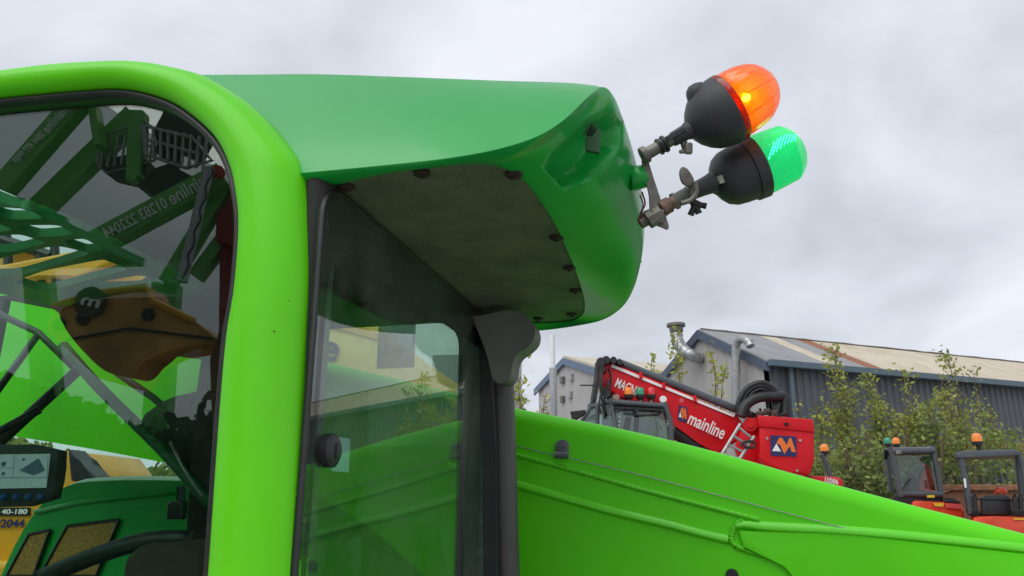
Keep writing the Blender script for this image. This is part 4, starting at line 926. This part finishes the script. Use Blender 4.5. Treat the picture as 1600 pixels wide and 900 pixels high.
# roof guard with slanted openings
def Zs(x, y): return (x*.3, 290+y*.3)
ZG = ZU+.02
holes_z = [[(-240,-10),(-120,-15),(-10,45),(-140,50)], [(-260,70),(-120,65),(-30,110),(-180,130)],[(-60,88),(150,100),(215,145),(70,150),(20,138)], [(100,187),(300,185),(375,230),(215,243),(150,225)], [(345,265),(445,258),(535,312),(450,322),(385,300)], [(552,356),(602,344),(735,408),(665,408)], [(782,432),(822,434),(928,482),(868,478)],
   [(-300,190),(-30,175),(50,208),(-150,235),(-300,235)], [(-200,265),(85,234),(222,278),(50,320),(-200,330)], [(-200,420),(60,350),(272,300),(432,336),(330,375),(100,442),(-200,450)], [(108,480),(250,425),(500,376),(528,376),(638,420),(480,462),(280,518),(215,512)], [(440,516),(560,480),(730,450),(848,492),(700,512)]]
outl = [(-1500,-560),(0,60),(300,150),(700,345),(930,470),(1085,548),(1090,590),(900,545),(720,535),(560,560),(330,625),(0,535),(-900,460),(-1600,420)]
def grow(h, k=1.14): cx = sum(p[0] for p in h)/len(h); cy = sum(p[1] for p in h)/len(h); return [(cx+(p[0]-cx)*k, cy+(p[1]-cy)*k) for p in h]
pz = lambda P: [tuple(Pz(*Zs(*q), ZG)[:2]) for q in P]
b = holed([tuple(v[:2]) for v in chaikin([(*q,0) for q in pz(outl)], 1)], [[tuple(v[:2]) for v in chaikin([(*q,0) for q in pz(grow(h))], 2, .13)] for h in holes_z], 0, .022, lambda v: Vector((v.x, v.y, ZG+v.z)))
obj('roof_guard', b, mat('guard_shaded_green', (.03, .26, .07), .5, .2), tele, label='green slatted roof guard with slanted rounded openings')  # green darkened to paint in the shade on the underside
# interior bits
b = NB(); prism(b, [Py(*p, 2.0) for p in ((322,470),(352,500),(352,900),(350,1100),(290,1100),(292,820),(300,640),(318,560))], Vector((0,.06,0)), .008); obj('inner_pillar', b, mat('brown_black_trim', (.018,.012,.009), .6), tele)
b = NB(); tube(b, [Py(266,690,1.6), Py(285,730,1.6), Py(315,776,1.6)], .004, 8); obj('grab_handle', b, DST, tele, True)
b = NB(); box(b, Py(277,797,1.9), (.05,.03,.05), bev=.008); tube(b, [Py(283,800,1.92), Py(283,760,1.92)], .012, 8); obj('belt_buckle', b, BLK, tele)
# wiper arm and gas strut lines
b = NB(); tube(b, [Py(-60,462,2.1), Py(60,520,2.1), Py(116,575,2.1)], .012, 8); tube(b, [Py(60,522,2.1), Py(-40,660,2.0)], .012, 8); obj('wiper_arm', b, BLK, tele, True)
b = NB(); tube(b, [Py(-60,745,1.75), Py(120,580,1.85)], .016, 10); tube(b, [Py(-30,690,1.7), Py(62,640,1.75)], .012, 10); obj('steering_column', b, PLAS, tele, True)
GSH = mat('frame_dark_green', (.02, .12, .03), .5, .1)
b = NB(); tube(b, cr_spline([Py(98,540,2.0), Py(150,600,2.0), Py(205,655,2.0), Py(262,712,2.0), Py(330,790,2.0)], 14), .018, 10); obj('inner_brace', b, GSH, tele, True)
b = NB(); tube(b, [Py(150,560,2.05), Py(240,622,2.05), Py(335,705,2.05)], .012, 8); obj('hose_run', b, BLK, tele, True)
b = NB(); prism(b, chaikin([Py(x, y, 2.04) for x, y in ((214,652),(262,622),(322,606),(330,745),(296,742),(262,706),(228,690))], 1), Vector((0,.06,0)), .01); obj('dark_panel', b, mat('panel_dark_green', (.012,.035,.016), .5, var=.3), tele, True, angle=50)  # invented dark panel, added to darken the boom seen through the door glass
b = NB()
for k in range(4): tube(b, [Py(232+k*20,668-k*8,2.03), Py(240+k*20,650-k*8,2.03)], .006, 8)
obj('dark_panel_bars', b, BLK, tele)  # short bars on the added panel
# monitor
b = NB(); M0 = 1.55
def MO(x, y, d=0): return Py(x, y, M0+d)
prism(b, chaikin([MO(-90,695), MO(92,694), MO(88,740), MO(78,790), MO(-90,795)], 1), Vector((0,.03,0)), .003); mo = obj('display_monitor', b, PLAS, tele, True, angle=40)
b = NB(); prism(b, [MO(-80,711,-.003), MO(78,709,-.003), MO(72,762,-.003), MO(-80,765,-.003)], Vector((0,.002,0)))
scm = mat('screen_glow', (.30,.34,.36), .3, var=.15, scale=30, emit=.35); obj('screen', b, scm, mo)
b = NB()
for (x0,y0,x1,y1) in ((22,712,20,746),(-80,747,74,746),(-80,731,20,731),(75,712,73,760)): tube(b, [MO(x0,y0,-.005), MO(x1,y1,-.005)], .0006, 5)
for (x,y,r) in ((6,725,.006),(5,740,.004),(37,718,.003)): tube(b, [MO(x,y,-.006), MO(x,y,-.003)], r, 14)
b2 = [MO(30,735,-.005), MO(60,716,-.005), MO(70,735,-.005), MO(52,743,-.005)]
prism(b, b2, Vector((0,.001,0))); obj('screen_graphic', b, mat('screen_blue_grey', (.12,.15,.24), .5), mo)
for k in range(4):
    c = MO(7+19*k, 776, -.002); b = NB(); tube(b, [c+Vector((0,.006,0)), c-Vector((0,.006,0)), c-Vector((0,.009,0))], 0, 18, True, [.0075,.0075,.005]); obj('blue_button', b, mat('blue_button_plastic', (.02,.09,.28), .3, .4), mo, True, angle=40)
# added dark backing, then the seat
b = NB(); prism(b, chaikin([Py(x, y, 1.85) for x, y in ((84,484),(140,466),(345,462),(350,535),(322,524),(262,534),(222,552),(196,590),(160,580),(112,530))], 2), Vector((0,.12,0)), .02); obj('dark_backing', b, mat('backing_black', (.012,.011,.010), .85, var=.2), tele, True, angle=50)  # dark sheet added in the cab so the reflected brown arm shows
b = NB(); prism(b, [Py(x, y, 1.5) for x, y in ((190,870),(215,850),(270,846),(310,860),(320,1100),(160,1100))], Vector((0,.4,0)), .03); obj('driver_seat', b, mat('seat_cloth', (.05,.03,.02), .8, var=.2), tele, True, angle=50)
b = NB(); tube(b, cr_spline([Py(60,905,1.6), Py(150,868,1.6), Py(230,845,1.62), Py(300,843,1.65)], 16), .022, 10); obj('armrest', b, BLK, tele, True)
# A pillar (far side) ------------------------------------------
b = NB(); PY_ = 2.34
print('ZU', ZU, [round(p.y,2) for p in pb3], [round(p.z,2) for p in pa3])
pl_, pr_ = [], []
for y_, xl, xr in ((515,750,822),(545,755,806),(570,759,801),(640,762,804),(760,765,808),(900,770,812),(1200,777,824)):
    a_, c_ = Py(xl,y_,PY_), Py(xr,y_,PY_); pl_.append((a_+c_)/2); pr_.append((c_-a_).length/2)
tube(b, pl_, 0, 20, True, pr_); ap = obj('front_pillar', b, mat('pillar_grey', (.085,.08,.078), .5, .1, var=.15, dust=.2, dustcol=(.09,.09,.08)), tele, True, angle=60)
b = NB(); 
shape = [(735,492),(750,494),(790,484),(815,488),(832,502),(837,520),(833,534),(820,546),(808,553),(801,566),(797,596),(770,600),(763,560),(750,525)]
prism(b, chaikin([Py(x, y, 2.16) for x, y in shape], 2), Vector((0,.09,0)), .03, 6); obj('rubber_gaiter', b, GREY, ap, True, angle=70)
b = NB(); prism(b, [Py(722,505,YF-.015), Py(750,505,YF-.015), Py(758,700,YF-.015), Py(758,960,YF-.015), Py(724,960,YF-.015), Py(723,700,YF-.015)], Vector((0,.012,0))); obj('glass_margin', b, mat('margin_strip', (.06,.10,.085), .3, .5, var=.3, scale=30, dust=.3), tele)

b = NB(); prism(b, [Py(746,500,YF-.03), Py(764,500,YF-.03), Py(774,700,YF-.03), Py(778,960,YF-.03), Py(756,960,YF-.03), Py(753,700,YF-.03)], Vector((0,.03,0)), .004); obj('pillar_seal', b, BLK, tele)
# boom ---------------------------------------------------------
BY = 2.62
def BP(px, py, d=0): return Py(px, py, BY+d)
topl = [(-420,338),(-100,420),(200,492),(500,562),(700,610),(805,636),(930,660),(1030,682),(1110,702),(1190,724),(1260,744),(1330,762),(1450,794),(1600,832),(1900,912),(2300,1020)]
tl = cr_spline([BP(*p) for p in topl], 90)
botl = [(-420,590),(-100,660),(200,712),(500,780),(700,930),(805,1010),(1100,1080),(1600,1210),(1900,1280),(2300,1380)]
bl_ = cr_spline([BP(*p) for p in botl], 90)
b = NB(); rows = []
W_ = .46; Rr = .055
for i in range(90):
    p, q = tl[i], bl_[i]; dn = Vector((0,0,-1)); r_ = []
    # near top edge is a rounded plate: arc from vertical face up to the top face
    for k in range(9):
        a = math.radians(k*90/8); r_.append(p + Vector((0, Rr-Rr*math.cos(a), -Rr+Rr*math.sin(a)*1.0)))
    r_.append(p+Vector((0, W_-Rr, 0)))
    for k in range(1, 7): a = math.radians(k*15); r_.append(p+Vector((0, W_-Rr+Rr*math.sin(a), -Rr+Rr*math.cos(a))))
    r_.append(q+Vector((0, W_, 0))); r_.append(q)
    r_.append(p+Vector((0,0,-Rr)))
    rows.append(r_)
grid(b, rows)
bmesh.ops.remove_doubles(b, verts=b.verts[:], dist=.0005)
bo_ = obj('boom', b, BOOMG, tele, True, angle=50)
def bead(pts, r, n=60, jitter=.12, d=0.0, name='weld_bead', flat=1):
    b = NB(); sp = cr_spline([BP(*p, d) for p in pts], n); rs = [r*(1+random.gauss(0,1)*jitter*.5+ .12*math.sin(i*1.9)) for i in range(n)]
    tube(b, sp, 0, 10, True, rs); return obj(name, b, BEADG, bo_, True)
bead([(760,702),(803,710),(900,736),(1000,764),(1100,790),(1150,803),(1186,812)], .009, 150, .07)
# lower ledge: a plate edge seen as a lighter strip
def ledge(pts, wpx, d0, name, mt=None):
    b = NB(); T = cr_spline([BP(x, y) for x, y, *_ in pts], 50); Wd = [q[2] for q in pts]; 
    Bt = cr_spline([BP(x, y+w_, -d0) for x, y, w_ in pts], 50); B2 = cr_spline([BP(x, y+w_+3, -d0*.6) for x, y, w_ in pts], 50); Bz = cr_spline([BP(x, y+w_+6, .002) for x, y, w_ in pts], 50)
    grid(b, [T, Bt, B2, Bz]); return obj(name, b, mt or LEDG, bo_, True)
ledge([(700,722,8),(805,750,9),(880,771,9),(960,793,9),(1040,812,9),(1100,828,9),(1138,836,10)], 8, .016, 'rib_plate')
ledge([(1150,815,8),(1165,812,10),(1200,815,12),(1300,820,12),(1400,828,12),(1500,838,12),(1600,849,12),(1750,866,12)], 12, .022, 'box_section_edge')
bead([(1158,812),(1149,822),(1144,834),(1143,846),(1150,853)], .010, 30, .1)
bead([(1150,853),(1175,862),(1205,870),(1224,877),(1236,888),(1246,900),(1262,925)], .011, 50, .06)
b = NB(); c = BP(1144, 899, -.005); tube(b, [c-Vector((0,.004,0)), c+Vector((0,.02,0))], .02, 18); obj('boom_hole', b, BLK, bo_)
# raised face plate below the box edge
b = NB(); prism(b, [BP(1152,828,.03), BP(1300,832,.03), BP(1750,880,.03), BP(1750,1200,.03), BP(1300,1100,.03), BP(1246,905,.03), BP(1224,880,.03), BP(1160,856,.03)], Vector((0,-.046,0)), .006); obj('box_section', b, BOOMG, bo_, True, angle=40)
# clip and wire
b = NB(); prism(b, chaikin([BP(869,714), BP(868,694), BP(875,687), BP(884,687), BP(890,694), BP(888,714)], 1), Vector((0,-.008,0)), .002); c = BP(880,697,-.008); tube(b, [c, c-Vector((0,.006,0))], .009, 20); tube(b, [c, c-Vector((0,.013,0))], .0055, 6)
tube(b, [BP(867,711,-.012), BP(888,711,-.012)], .012, 14); cl = obj('wire_clip', b, mat('clip_grey', (.16,.17,.18), .4, metal=.3, var=.2), bo_, True, angle=40)
b = NB(); tube(b, cr_spline([BP(500,612,-.006), BP(805,696,-.006), BP(868,711,-.01), BP(1000,742,-.006), BP(1200,794,-.006), BP(1400,846,-.006), BP(1600,897,-.006), BP(1900,975,-.006)], 60), .0016, 6); obj('boom_wire', b, STEEL, bo_, True)
# bonnet beyond the boom
b = NB(); HY = 3.1
def HP(px, py, d=0): return Py(px, py, HY+d)
hp = [(-40,1010),(10,880),(55,800),(100,762),(150,752),(280,751),(500,762),(640,850),(700,1010)]
q_ = cr_spline([HP(*p) for p in hp], 60); rows = [q_, [p+Vector((0,.05,.02)) for p in q_], [p+Vector((0,.7,.02)) for p in q_]]
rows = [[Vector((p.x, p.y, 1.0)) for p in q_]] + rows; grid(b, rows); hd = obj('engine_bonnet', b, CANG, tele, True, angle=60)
b = NB(); tube(b, [HP(55,800,-.01), HP(120,785,-.01), HP(280,768,-.01)], .012, 8); obj('bonnet_crease', b, CANG, hd, True)
GR = mat('yellow_grille', (.35,.2,.03), .6, var=.5, scale=90)
for P_ in ([(10,900),(45,835),(78,828),(52,900)], [(62,900),(105,822),(186,812),(150,900)]):
    b = NB(); prism(b, [HP(x, y, -.012) for x, y in P_], Vector((0,.01,0))); gg = obj('bonnet_grille', b, GR, hd)
    b = NB(); 
    for i in range(len(P_)): tube(b, [HP(*P_[i], -.014), HP(*P_[(i+1) % 4], -.014)], .007, 6)
    obj('grille_surround', b, BLK, gg)
# body, wheels under it all so that it stands on the ground
b = NB(); box(b, (-1.0, 2.4, .8), (4.6, 2.0, .45), bev=.05); obj('chassis', b, FRAM, tele)
for x, y in ((.7, 1.35), (.7, 3.4), (-2.7, 1.35), (-2.7, 3.4)):
    b = NB(); tube(b, [Vector((x, y-.2, .55)), Vector((x, y-.17, .55)), Vector((x, y+.17, .55)), Vector((x, y+.2, .55))], 0, 32, True, [.42,.55,.55,.42]); obj('wheel', b, BLK, tele, True, angle=40)
    
# ================================================================== THE TWO BEACONS
BD = 1.62; PXM = BD/FPX
def axis(dx, dy, dz=0): return (RT*dx - UP*dy + F*dz).normalized()
# bracket on the nose
def C(px, py, d=0): return PC(px, py, BD+d)
b = NB(); prism(b, chaikin([C(999,236,.02), C(1010,236,.02), C(1016,262,.02), C(1046,352,.0), C(1044,360,.0), C(1034,355,.0), C(1006,345,.0), C(1004,330,.01), C(1020,325,.01)], 1), F*.008, .001); br = obj('beacon_bracket', b, DST, tele, True, angle=40)
b = NB(); tube(b, [C(990,262,.03), C(1006,258,.02)], .03, 18, True, [.02,.028]); obj('bracket_boss', tube(NB(), [C(984,280,.04), C(990,279,.04), C(1007,275,.03), C(1009,274,.03)], 0, 20, True, [.026,.028,.026,.02]), CANG, br, True, angle=50); b.free()
b = NB(); tube(b, [C(1000,349,.01), C(1014,341,.01)], .014, 8); tube(b, [C(1012,345,-.005), C(1032,333,-.005)], .02, 8); box(b, C(1026,338,-.01), (.03,.02,.03), (RT,F,UP), .004); obj('mounting_nut', b, DST, br, True, angle=35)
b = NB(); tube(b, cr_spline([C(1000,305,.02), C(1005,320,.0), C(1000,335,0), C(998,348,0), C(1003,351,0), C(1004,340,0)], 24), .0016, 6); tube(b, cr_spline([C(1003,300,.02), C(1008,318,.0), C(1003,330,0), C(1002,343,0)], 24), .002, 6); obj('wiring', b, mat('dark_red_wire', (.12,.01,.02), .5), br, True)
def lathe_px(o, ax, prof, seg=44): return lathe(NB(), o, ax, [(t*PXM, r*PXM) for t, r in prof], seg)
# amber
ax = axis(.857, -.515, -.05); o0 = C(1135, 171)
ab_ = obj('amber_beacon', lathe_px(o0, ax, [(-66,12),(-64,19),(-58,29),(-48,40),(-36,48.5),(-22,53.5),(-10,55.5),(-3,56),(-1,55.5)]), BEAC, tele, True, angle=50, label='lit amber beacon on black bowl base, upper of the two')
obj('lens_collar', lathe_px(o0, ax, [(-1,55.5),(1,56.5),(7,56),(9,54)]), lensmat('deep_amber_lens', (.4,.05,.01)), ab_, True, angle=40)
AML = lensmat('lit_amber_lens', (1.0,.27,.012), .05)
b = NB(); prof = [(8,53.5),(25,53),(42,51),(56,46.5),(67,39.5),(75,31),(81,21),(84,11),(85,0)]
b = lathe_px(o0, ax, prof, 64)
for v in b.verts:
    t = (v.co-o0).dot(ax); rad = v.co-o0-ax*t; u = ax.orthogonal().normalized(); a = math.atan2(rad.dot(ax.cross(u)), rad.dot(u)); v.co = o0+ax*t+rad*(1-.035*(abs(math.sin(a*6))**10))
for k in range(12):
    a = k*math.pi/6; u = ax.orthogonal().normalized(); v_ = ax.cross(u); tube(b, [o0+ax*(t*PXM)+(u*math.cos(a)+v_*math.sin(a))*((r-1.6)*PXM) for t, r in prof[:-2]], .0011, 6)
obj('amber_lens', b, AML, ab_, True)
em = mat('amber_lamp', (1,.55,.05), .5, emit=2.0)
c = C(1166,152,-.045); b = NB(); bmesh.ops.create_icosphere(b, subdivisions=3, radius=.0085, matrix=Matrix.Translation(c)); obj('amber_bulb', b, mat('amber_lamp_glow', (1,.55,.05), .5, emit=60), ab_, True)
obj('reflector_core', lathe_px(o0, ax, [(4,22),(30,22),(34,16),(54,14),(58,0)]), mat('lamp_holder', (.8,.25,.03), .3, var=.1), ab_, True, angle=40)
# rubber knob on top of the base
b = lathe_px(C(1092,151,-.004), axis(-.35,-.93,-.1), [(-6,18),(0,18.5),(8,18),(14,16),(20,10),(22,0)], 24); obj('base_knob', b, BEAC, ab_, True, angle=60)
b = NB()
sg = [(1078,205),(1060,214),(1052,218)]
b = lathe_px(C(1078,203), axis(-.87,.49), [(-6,15),(4,14.5),(8,12.5),(30,11.5),(34,9)], 24); obj('base_socket', b, BEAC, ab_, True, angle=40)
b = NB(); prism(b, [C(1040,214,-.02), C(1068,198,-.02), C(1072,204,-.02), C(1044,221,-.02)], F*.01, .001); obj('socket_clip', b, BEAC, ab_)
b = lathe_px(C(1052,217), axis(-.87,.49), [(0,9.5),(14,9.5),(15,11.5),(22,11.5),(23,9.5),(46,10),(47,13.5),(53,14.5),(56,13.5)], 24); obj('mounting_pole', b, DST, ab_, True, angle=40)
b = lathe_px(C(1040,224), axis(-.87,.49), [(0,14),(4,14),(5,12),(9,12),(10,14),(13,13)], 24); obj('rubber_ring', b, BLK, ab_, True, angle=40)
b = NB(); tube(b, [C(1068,222), C(1073,238)], .008, 10); box(b, C(1076,232,-.01), (.017,.012,.026), (RT,F,UP), .005); box(b, C(1068,237,-.005), (.02,.006,.009), (RT,F,UP), .003); obj('wing_nut', b, DST, ab_, True, angle=40)
# green
ax2 = axis(.915, -.40, -.05); o1 = C(1178,262,.09)
gb_ = obj('green_beacon', lathe_px(o1, ax2, [(-76,14),(-72,18),(-66,30),(-58,40),(-46,46.5),(-30,49),(-12,50.5),(-11,53.5),(6,54.5),(8,52)]), BEAC, tele, True, angle=35, label='lit green ribbed beacon on black base, lower of the two')
prof = []; 
for k in range(61):
    t = 8+k*.85; r = 50.5-3.5*(k/60)**1.5; prof.append((t, r+(.45 if k % 3 == 0 else -.25)))
prof += [(61,46.3),(68,41.5),(75,34),(80,25),(84,14),(85.5,5),(86,0)]
obj('green_lens', lathe_px(o1, ax2, prof, 96), lensmat('lit_green_lens', (.02,.85,.3), .10), gb_, True, angle=60)
u2 = UP*.92+RT*-.35; b = NB()
gl_em = mat('green_lamp_glow', (.25,1,.55), .5, emit=8)
cv = UP*.915+RT*.40
for k, (t0, e0, e1) in enumerate(((14,4,38),(19,10,42),(24,14,44),(30,16,44),(36,20,42),(42,20,39),(48,20,35),(54,20,31))):
    p_ = o1+ax2*(t0*PXM)-F*(30*PXM)
    for q in range(5):
        u0 = e0+(e1-e0)*q/5; tube(b, [p_+cv*((u0)*PXM)+F*(u0*.35*PXM), p_+cv*((u0+(e1-e0)/5*.7)*PXM)+F*((u0+4)*.35*PXM)], .0016, 6)
obj('green_led', b, gl_em, gb_, True)
b = lathe_px(C(1108,288,.06), axis(-.92,.40), [(-8,18),(0,16),(12,14.5),(34,13),(38,12),(40,9)], 24); obj('base_socket', b, BEAC, gb_, True, angle=40)
b = lathe_px(C(1080,300,.03), axis(-.87,.49), [(0,11.5),(26,11.5),(27,14),(32,14)], 24); obj('mounting_pole', b, GREY, gb_, True, angle=40)
b = lathe_px(C(1054,315,.015), axis(-.87,.49), [(0,10),(8,10.5),(9,13),(16,13),(24,14),(25,10)], 24); obj('pole_base', b, mat('red_grey_metal', (.2,.13,.1), .6, metal=.3, var=.6, scale=60), gb_, True, angle=40)
b = NB(); prism(b, chaikin([C(1062,268,-.01), C(1066,259,-.01), C(1075,264,-.01), C(1084,278,-.01), C(1086,288,-.01), C(1078,292,-.01), C(1066,286,-.01)], 2), F*.012, .002); tube(b, [C(1080,285), C(1084,322)], .007, 10); tube(b, cr_spline([C(1086,284,-.02), C(1088,300,-.02), C(1080,312,-.02), C(1064,318,-.02)], 16), .0055, 8); obj('wing_bolt', b, DST, gb_, True, angle=40)
b = NB()
for q in ((1079,336),(1092,334),(1103,322)): tube(b, [C(1086,318,-.01), C(*q, -.01)], .0065, 8, True, [.005,.0075])
tube(b, [C(1076,312,-.01), C(1096,322,-.01)], .008, 8); obj('wing_nut', b, BLK, gb_, True, angle=40)
c = C(1127,281,-.0); b = NB(); prism(b, [PC(x, y, BD+.045) for x, y in ((1122,275),(1130,273),(1133,285),(1125,287))], F*.02); obj('rating_label', b, mat('grey_label', (.45,.47,.4), .6, var=.4, scale=300), gb_)

# ================================================================== BEHIND THE PHOTOGRAPHER: what the door glass mirrors
VD = 13.0
def V(px, py, d=0): return PD(px, py, VD+d)
NV = Vector((HN.x, -HN.y, 0))
def mprism(pts, th=.35, d=0, bev=0):
    return prism(NB(), [MIR(V(x, y, d)) for x, y in pts], NV*th, bev)
def lift(name, label, base_px, parts, letter=(), cat='boom lift'):
    q = MIR(V(*base_px)); t = thing(name, (q.x, q.y, 0), label, cat, 'green boom lifts parked behind the photographer'); return t
# arm helper: strip from a to b with half width
def arm(t, a, c_, w_, d=0, mt=None, nm='boom_section', th=.3):
    A_, B_ = Vector((*a, 0)), Vector((*c_, 0)); n_ = (B_-A_).normalized(); n_ = Vector((-n_.y, n_.x, 0))*w_/2
    return obj(nm, mprism([(A_+n_)[:2], (B_+n_)[:2], (B_-n_)[:2], (A_-n_)[:2]], th, d, .02), mt or LIFTG, t)
l1 = lift('boom_lift', 'green boom lift at far left of the door glass reflection, phone number along arm', (-30, 800), ())
arm(l1, (-110, 410), (118, 150), 30); arm(l1, (140, 160), (150, 225), 12, .1); arm(l1, (-110,410), (-60,790), 40, .4)
def mtext(t, s, p0, p1, h, d=-.05, mt=None): return text_obj('arm_lettering', s, V(*p0, d), V(*p1, d), h, mt or LIFTW, t, -HN, .01, mirror=MIR, bold=.01)
mtext(l1, 'mainline', (108,170), (74,208), .22); mtext(l1, '0844 477 9909', (70,210), (26,256), .17)
b = NB(); c = V(116,158,-.1); tube(b, [MIR(c), MIR(c+HN*.1)], .12, 20); obj('round_badge', b, mat('lift_red', (.5,.03,.03), .5), l1)
l2 = lift('boom_lift', 'green boom lift at upper middle of the door glass reflection, arm without lettering', (60, 800), ())
arm(l2, (45, 330), (205, 175), 30, .5); arm(l2, (207, 170), (203, 280), 18, .4); arm(l2, (218, 170), (214, 275), 8, .4); arm(l2, (45,330), (80,790), 40, .9)
def mtube(t, nm, paths, r, mt, d=0):
    b = NB()
    for p in paths: tube(b, [MIR(V(x, y, d)) for x, y in p], r, 6)
    return obj(nm, b, mt, t)
mtube(l2, 'basket_rails', [[(150,255),(160,210),(225,190),(250,205),(240,250),(165,270),(150,255)], [(155,235),(205,225),(245,228)]]+[[(155+i*11, 262-i*1.5),(163+i*11, 208-i*1)] for i in range(8)], .03, STEEL, .5)
obj('basket_floor', mprism([(150,258),(165,248),(200,240),(230,250),(225,270),(200,282),(170,275)], .3, .5), PLAS, l2)
l3 = lift('boom_lift', 'green boom lift at right of the door glass reflection with long lettered arm', (150, 800), ())
arm(l3, (140, 378), (345, 268), 34, .0); arm(l3, (255, 440), (352, 280), 22, .3); arm(l3, (300, 430), (360, 350), 20, .5); arm(l3, (255,440), (230,790), 40, .5)
mtext(l3, 'mainline', (338,280), (268,320), .30); mtext(l3, '01283 222044', (262,322), (165,373), .24)
b = NB(); c = V(338,267,-.1); tube(b, [MIR(c), MIR(c+HN*.1)], .13, 20); obj('round_badge', b, MATS['lift_red'], l3)
mtube(l3, 'basket_rails', [[(222,195),(300,215),(330,250),(290,262),(225,240),(222,195)], [(222,215),(310,240)]]+[[(226+i*12, 196+i*2.3),(228+i*11, 240+i*3)] for i in range(9)], .035, STEEL, .2)
obj('basket_floor', mprism([(212,290),(240,262),(262,255),(300,275),(292,290),(262,302),(240,306)], .5, .2), PLAS, l3)
obj('basket_cover', mprism([(240,200),(255,172),(300,180),(318,205),(300,240),(270,225),(262,248),(245,240)], .5, .3), mat('dark_cover', (.06,.06,.065), .7), l3)
mtube(l3, 'grey_mast', [[(325,262),(283,440)]], .11, STEEL, -.2)
mtube(l3, 'curly_cable', [[(330+3*math.sin(i*1.3)-i*1.9, 262+i*7.5) for i in range(24)]], .018, BLK, -.3)
l4 = thing('red_lift', MIR(V(360, 780)), 'dark red machine head reflected at the right edge of the door glass', 'machine'); l4.location.z = 0
obj('red_head', mprism([(338,330),(352,318),(360,290),(378,290),(380,390),(335,375)], .5, .3), mat('dark_red_paint', (.3,.02,.02), .5), l4); arm(l4, (355,370), (350,790), 26, .5, mat('dark_red_paint', (.3,.02,.02)), 'mast')
# yellow machine close behind, gives the brown band
b = prism(NB(), [MIR(PD(x, y, 6.0)) for x, y in ((78,476),(150,455),(225,444),(235,470),(300,500),(345,535),(350,560),(322,536),(262,546),(222,564),(196,602),(150,590),(100,545),(70,515))], NV*.4); q = MIR(PD(200, 780, 6)); 
yr = thing('yellow_loader', (q.x, q.y, 0), 'yellow and brown machine arm reflected across the middle of the door glass', 'loader'); ya = obj('loader_arm', b, mat('brownish_yellow', (.6,.3,.08), .6, var=.4, scale=3), yr)
b = NB(); box(b, (q.x, q.y-.8, .35), (2.5, 1.2, .6), bev=.1); obj('body', b, YEL, yr)
def YR(x, y, d): return MIR(PD(x, y, 6.0+d))
b = NB(); c = PD(136,470,5.95); tube(b, [MIR(c), MIR(c+HN*.04)], .13, 24); lg = obj('round_badge', b, mat('badge_brown', (.1,.07,.05), .6), ya)
for hx_, hy_ in ((88,505),(125,497),(228,490)): c = PD(hx_, hy_, 5.98); obj('access_hole', tube(NB(), [MIR(c), MIR(c+HN*.03)], .055, 18), BLK, ya)
obj('panel_seam', tube(NB(), [MIR(PD(x, y, 5.98)) for x, y in ((100,530),(200,512),(330,528))], .012, 6), BLK, ya); obj('top_edge', tube(NB(), [MIR(PD(x, y, 5.98)) for x, y in ((78,478),(150,457),(225,446),(236,470),(300,500))], .03, 8), YEL, ya)
text_obj('badge_lettering', 'm', PD(150,480,5.93), PD(122,474,5.93), .1, LIFTW, ya, -HN, .006, mirror=MIR, bold=.015)
obj('lower_arm', prism(NB(), [MIR(PD(x, y, 5.5)) for x, y in ((345,500),(365,520),(350,720),(330,710),(325,560))], NV*.4), mat('brown_paint', (.16,.07,.03), .6), yr)
# sheds behind: pale long building on the far side of the yard
b = NB(); box(b, (0, -60, 3), (120, 12, 6)); tag(obj('far_shed', b, LW, loc=(0,-60,0)), 'long pale shed on the far side of the yard behind the photographer', 'building')
hq = MIR(PD(-260,780,11)), MIR(PD(430,780,11.5))  # leaf screen added to keep bright sky out of the door glass reflection
hedge('hedge', G0(hq[0]), G0(hq[1]), PD(100,500,11).z, 2, 'unseen dark hedge added behind the photographer to block reflected sky', 16000, .22, leafmat('dark_screen_leaves', (.03,.045,.02)))
